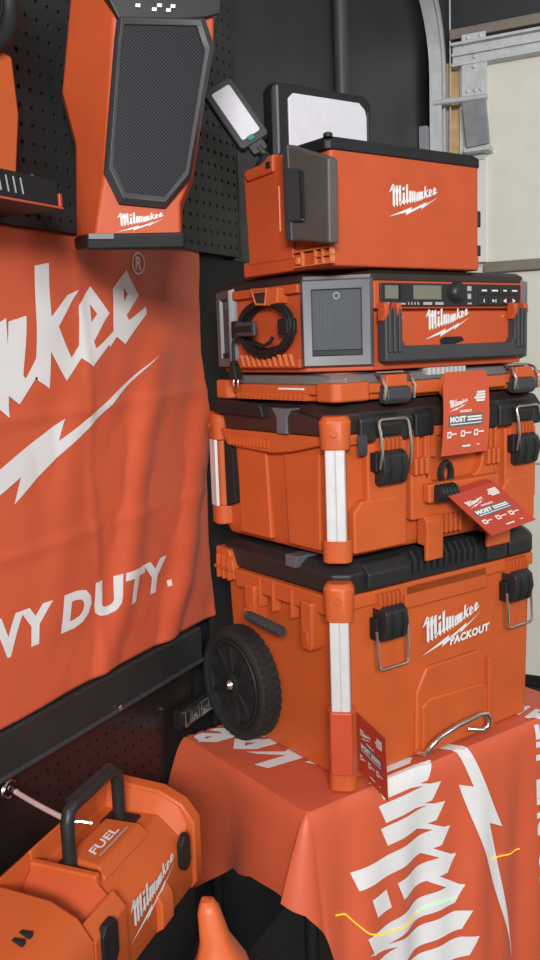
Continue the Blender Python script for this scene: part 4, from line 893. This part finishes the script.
# grille frame: hexagonal-ended ring with grey bevel
out = [(0.174, 2.052), (0.168, 2.02), (0.141, 1.828), (0.161, 1.783), (0.231, 1.777), (0.272, 1.821), (0.318, 2.016), (0.305, 2.056)]
cxg, czg = 0.222, 1.92
inn = [(cxg + (x - cxg) * 0.82, czg + (z - czg) * 0.885) for x, z in out]
midr = [(cxg + (x - cxg) * 0.90, czg + (z - czg) * 0.945) for x, z in out]
gf = sp.part('grille_frame', sloft([[(x, z, 1.44) for x, z in out], [(x, z, 1.424) for x, z in out], [(x, z, 1.414) for x, z in midr], [(x, z, 1.417) for x, z in inn], [(x, z, 1.421) for x, z in inn]], False), 'midgrey', 0.0015, label='dark grey chamfered grille frame')
sp.part('grille', MB().add([S_(x, z, 1.4195) for x, z in inn], [tuple(range(8))]), 'grille', parent=gf, label='black perforated metal grille')
bs = sp.part('base_foot', sloft([[(0.108, 1.738, 1.418), (0.258, 1.741, 1.418), (0.258, 1.717, 1.422), (0.110, 1.715, 1.422)], [(0.098, 1.748, 1.545), (0.275, 1.748, 1.545), (0.272, 1.728, 1.545), (0.100, 1.728, 1.545)]]), 'black', 0.004)
sp.part('foot_plate', sloft([[(0.112, 1.739, 1.416), (0.150, 1.739, 1.416), (0.150, 1.730, 1.416), (0.112, 1.730, 1.416)], [(0.112, 1.739, 1.42), (0.150, 1.739, 1.42), (0.150, 1.730, 1.42), (0.112, 1.730, 1.42)]]), 'grey', 0.001, parent=bs)
sp.part('hanging_bracket', sloft([[(0.14, 1.80, 1.545), (0.20, 1.80, 1.545), (0.20, 2.10, 1.545), (0.14, 2.10, 1.545)], [(0.12, 1.80, 1.575), (0.16, 1.80, 1.62), (0.16, 2.10, 1.62), (0.12, 2.10, 1.575)]]), 'black', 0.003)
logo(sp, lambda x, y: S_(0.156 + x, 1.742 + y * 0.85, 1.4286), 0.074)

# ------------------------------------------------------------------ shelf and fan at the left edge
sh = Thing('slotted_shelf', 'black slotted tool shelf on the pegboard beside the loudspeaker', 'shelf', FW, (1.0, 0.98, 1.77))
sh.part('shelf_body', MB().prism([(0.80, 0.92), (1.10, 0.92), (1.112, 0.935), (1.112, 1.038), (0.80, 1.038)], 1.776, 1.818), 'black', 0.003)
for i in range(8): sh.part('slot_edge', MB().add([(0.924 + i * 0.0145, 0.9185, 1.788), (0.9255 + i * 0.0145, 0.9185, 1.788), (0.9215 + i * 0.0145, 0.9185, 1.810), (0.920 + i * 0.0145, 0.9185, 1.810), (0.924 + i * 0.0145, 0.921, 1.788), (0.9255 + i * 0.0145, 0.921, 1.788), (0.9215 + i * 0.0145, 0.921, 1.810), (0.920 + i * 0.0145, 0.921, 1.810)], [(0, 1, 2, 3), (0, 4, 5, 1), (2, 6, 7, 3), (1, 5, 6, 2), (0, 3, 7, 4)]), 'greyprint')
sh.part('red_edge', MB().box(0.80, 1.108, 0.9165, 0.920, 1.7765, 1.7795), 'redblock', 0.0005, label='thin red edge strip')
sh.part('end_cap', MB().box(1.106, 1.1135, 0.921, 0.940, 1.780, 1.800), 'tagred', 0.002)
sh.part('upright', MB().prism([(1.066, 0.985), (1.098, 0.985), (1.112, 1.038), (1.058, 1.038)], 1.815, 2.04), 'black', 0.004)
sh.part('chrome_pin', MB().lathe((1.093, 0.965, 1.826), (0, -1, 0), [(0.004, 0), (0.004, 0.006), (0.002, 0.008)], 8), 'metal')
fn_ = Thing('jobsite_fan', 'orange jobsite fan with black round guard standing on the slotted shelf', 'fan', FW, (1.02, 0.96, 1.818))
fn_.part('fan_body', MB().front([(0.93, 1.818), (1.046, 1.820), (1.060, 1.905), (1.054, 1.985), (0.94, 1.995)], 0.945, 1.0), 'orange', 0.006)
fn_.part('guard_ring', MB().tube([(0.972 + 0.082 * cos(a), 0.945, 2.058 + 0.082 * sin(a)) for a in [2 * pi * k / 36 for k in range(36)]], 0.013, 10, True), 'black')
fn_.part('fan_shroud', MB().lathe((0.972, 0.955, 2.058), (0, 1, 0), [(0.066, 0), (0.074, 0.02), (0.074, 0.035), (0.066, 0.035)], 32), 'tagred')
for k in range(7):
    r = 0.012 + k * 0.009
    fn_.part('guard_wire', MB().tube([(0.972 + r * cos(a), 0.944, 2.058 + r * sin(a)) for a in [2 * pi * j / 24 for j in range(24)]], 0.0016, 6, True), 'black')
for k in range(6):
    a = pi * k / 6; fn_.part('guard_spoke', MB().tube([(0.972 - 0.078 * cos(a), 0.942, 2.058 - 0.078 * sin(a)), (0.972 + 0.078 * cos(a), 0.942, 2.058 + 0.078 * sin(a))], 0.0018, 6), 'black')
fn_.part('body_badge', MB().lathe((1.0600, 0.965, 1.916), (1, 0.0, 0), [(0.012, 0), (0.011, 0.003), (0.002, 0.004)], 16), 'strip', label='small silver badge')

# ------------------------------------------------------------------ orange power pack at lower left
BZ = 0.55
wbn = Thing('workbench', 'black workbench under the orange power pack', 'bench', FW, (0.85, 0.8, 0.0))
wbn.part('bench_top', MB().box(0.2, 1.22, 0.69, 1.055, BZ - 0.03, BZ), 'black', 0.004)
for s_ in (0.24, 1.18):
    for n in (0.72, 1.02): wbn.part('leg', MB().box(s_ - 0.02, s_ + 0.02, n - 0.02, n + 0.02, 0, BZ - 0.03), 'black', 0.003)
# frame FC: x along length (far end = 0), y = -c
cp_ = Thing('power_pack', 'orange tool case with black top handle at the lower left', 'power tool', FC, (-0.2, -0.085, BZ))
def slab(poly, l0, l1): return MB().ext(poly, lambda c, z, l: (l, -c, z), l0, l1)      # poly in (c,z)
endp = [(0.0, BZ + 0.012), (0.0, 0.835), (0.015, 0.850), (0.110, 0.842), (0.150, 0.824), (0.172, 0.795), (0.172, 0.690), (0.150, 0.660), (0.150, BZ + 0.012)]
midp = [(0.0, BZ + 0.012), (0.0, 0.835), (0.015, 0.848), (0.020, 0.812), (0.105, 0.812), (0.118, 0.812), (0.166, 0.772), (0.166, 0.690), (0.150, 0.660), (0.150, BZ + 0.012)]
cp_.part('end_block', slab(endp, -0.030, 0.0), 'orange', 0.006)
cp_.part('end_block', slab(endp, -0.62, -0.340), 'orange', 0.008)
cp_.part('saddle', slab(midp, -0.256, -0.028), 'orange', 0.005)
lowp = [(0.0, BZ + 0.012), (0.0, 0.835), (0.015, 0.846), (0.022, 0.770), (0.135, 0.770), (0.150, 0.812), (0.171, 0.790), (0.171, 0.690), (0.150, 0.660), (0.150, BZ + 0.012)]
cp_.part('well', slab(lowp, -0.342, -0.254), 'orange', 0.003)
cp_.part('well_slope', MB().loft([[(-0.256, -c, z) for c, z in ((0.018, 0.76), (0.018, 0.828), (0.120, 0.826), (0.146, 0.80), (0.146, 0.76))], [(-0.338, -c, z) for c, z in ((0.018, 0.755), (0.018, 0.772), (0.120, 0.772), (0.146, 0.772), (0.146, 0.755))]]), 'red', 0.003)
cp_.part('well_lip', slab([(0.016, 0.80), (0.016, 0.834), (0.128, 0.830), (0.128, 0.80)], -0.262, -0.248), 'orange', 0.004)
cp_.part('saddle_ramp', MB().loft([[(-0.028, -c, z) for c, z in ((0.012, 0.80), (0.012, 0.846), (0.110, 0.838), (0.148, 0.820), (0.160, 0.79), (0.160, 0.77))], [(-0.052, -c, z) for c, z in ((0.020, 0.80), (0.020, 0.813), (0.105, 0.813), (0.120, 0.808), (0.163, 0.775), (0.163, 0.76))]]), 'orange', 0.003)
lp = cp_.part('label_plate', MB().loft([[(l, -c, z) for l, c, z in ((-0.225, 0.050, 0.812), (-0.100, 0.050, 0.812), (-0.095, 0.128, 0.806), (-0.235, 0.128, 0.806))], [(l, -c, z) for l, c, z in ((-0.220, 0.054, 0.826), (-0.106, 0.054, 0.826), (-0.102, 0.112, 0.824), (-0.228, 0.112, 0.824))]]), 'orange', 0.003)
ft = fit_w(text_art('FUEL', 1.0, 0.02, 0.25), 0.075, 0.016)
cp_.part('fuel_lettering', MB().tri(ft, lambda x, y: (-0.206 + x, -0.094 + y, 0.8262 - 0.0003)), 'white', parent=lp, label='white FUEL lettering')
cp_.part('label_underline', MB().tri(poly_art(rq(0, 0.085, 0, 0.003)), lambda x, y: (-0.206 + x, -0.103 + y, 0.8258)), 'greyprint', parent=lp)
# handle
hh = cp_.part('handle', MB().tube([(-0.232, -0.067, 0.800), (-0.232, -0.067, 0.885), (-0.226, -0.067, 0.900), (-0.205, -0.067, 0.908), (-0.13, -0.066, 0.908), (-0.105, -0.066, 0.908), (-0.088, -0.066, 0.898), (-0.083, -0.066, 0.880), (-0.083, -0.066, 0.800)], 0.0105, 12), 'lid', label='black carrying handle')
cp_.part('handle_sleeve', MB().tube([(-0.215, -0.067, 0.907), (-0.105, -0.066, 0.908)], 0.0125, 12), 'lid', parent=hh)
for l in (-0.232, -0.083): cp_.part('handle_socket', MB().box(l - 0.02, l + 0.02, -0.095, -0.040, 0.805, 0.8165), 'black', 0.003)
# front (logo) side: pads and vents
for l0, l1, z0_, z1_ in ((-0.082, -0.052, 0.735, 0.795), (-0.328, -0.288, 0.735, 0.800)):
    cp_.part('side_pad', MB().ext([(l0, z0_ + 0.012), (l0 + 0.010, z0_), (l1 - 0.008, z0_), (l1, z0_ + 0.012), (l1, z1_ - 0.012), (l1 - 0.008, z1_), (l0 + 0.010, z1_), (l0, z1_ - 0.012)], lambda a, b, d: (a, d, b), -0.176, -0.165), 'black', 0.002, label='black rubber side pad')
cp_.part('lower_skirt', slab([(0.004, BZ), (0.004, 0.665), (0.150, 0.665), (0.160, 0.700), (0.162, 0.60), (0.152, BZ)], -0.60, -0.012), 'black', 0.004)
cp_.part('lower_bumper', slab([(0.150, 0.672), (0.176, 0.690), (0.176, 0.730), (0.168, 0.745), (0.150, 0.745)], -0.16, -0.120), 'orange', 0.004)
for i in range(2): cp_.part('vent_slot', MB().box(-0.432 + i * 0.016, -0.424 + i * 0.016, -0.125, -0.108, 0.836, 0.8425), 'void', 0.001)
logo(cp_, lambda x, y: (-0.245 + x, -0.1685 , 0.722 + y * 0.9), 0.150)
# steel tether from the pegboard to the handle
P1 = FC.m.inverted() @ FW.w((1.035, 1.045, 0.862)); P2 = Vector((-0.226, -0.060, 0.888))
te = Thing('security_tether', 'pale vinyl coated tether hooked to the pegboard and the black handle', 'cable', FC, tuple(P2))
te.part('cable', MB().tube([tuple(P1.lerp(P2, t) - Vector((0, 0, 0.002 * sin(pi * t)))) for t in [k / 10 for k in range(11)]], 0.0042, 8), 'strap')
te.part('hook', MB().tube([tuple(P1 + Vector((0.016 * cos(a) - 0.004, 0.0, 0.014 * sin(a)))) for a in [0.4 + 0.5 * k for k in range(10)]], 0.0034, 8), 'metal')
te.part('crimp', MB().tube([tuple(P1.lerp(P2, 0.03)), tuple(P1.lerp(P2, 0.13))], 0.0052, 8), 'metal')
te.part('end_clasp', MB().tube([(-0.226, -0.072, 0.886), (-0.219, -0.082, 0.884), (-0.214, -0.098, 0.881)], 0.0028, 8), 'metal')

# small orange tool right of the power pack, on a low stool
st = Thing('black_stool', 'low black stool under the small orange tool', 'stool', Frame(0, 0, 0), (-0.07, 1.05, 0))
st.part('seat', MB().box(-0.17, 0.02, 0.93, 1.13, 0.60, 0.63), 'black', 0.006)
for x in (-0.155, 0.005):
    for y in (0.945, 1.115): st.part('leg', MB().box(x - 0.012, x + 0.012, y - 0.012, y + 0.012, 0, 0.60), 'black', 0.003)
ot = Thing('orange_tool', 'small rounded orange tool tip at the bottom edge beside the power pack', 'power tool', Frame(0, 0, 0), (-0.085, 1.02, 0.63))
ot.part('housing', MB().loft([[(-0.085 + a * 0.050, 1.02 + b * 0.045, z) for a, b in ((-1, -.7), (-.7, -1), (.7, -1), (1, -.7), (1, .7), (.7, 1), (-.7, 1), (-1, .7))] for z in (0.632, 0.76)] +
        [[(-0.085 + a * k + o_, 1.02 + b * k, z) for a, b in ((-1, -.7), (-.7, -1), (.7, -1), (1, -.7), (1, .7), (.7, 1), (-.7, 1), (-1, .7))] for z, k, o_ in ((0.815, 0.030, 0.004), (0.850, 0.017, -0.002), (0.888, 0.0125, -0.008), (0.900, 0.007, -0.009))]), 'orange', 0.0, smooth=60)
ot.part('base', MB().box(-0.14, -0.03, 0.97, 1.07, 0.630, 0.660), 'black', 0.004)

# chrome emblem bar behind the table
ch = Thing('chrome_bar', 'chrome lettered bar lying behind the table near the wheel', 'ornament', FW, (1.55, 1.04, 0.76))
for z in (0.766, 0.796): ch.part('bar_rail', MB().box(1.535, 1.66, 1.030, 1.040, z, z + 0.005), 'metal', 0.001)
for s_ in (1.535, 1.556, 1.562, 1.590, 1.60, 1.63, 1.655): ch.part('bar_rung', MB().box(s_, s_ + 0.005, 1.030, 1.040, 0.766, 0.80), 'metal', 0.001)
ch.part('bar_back', MB().box(1.53, 1.66, 1.040, 1.058, 0.762, 0.804), 'black', 0.001)
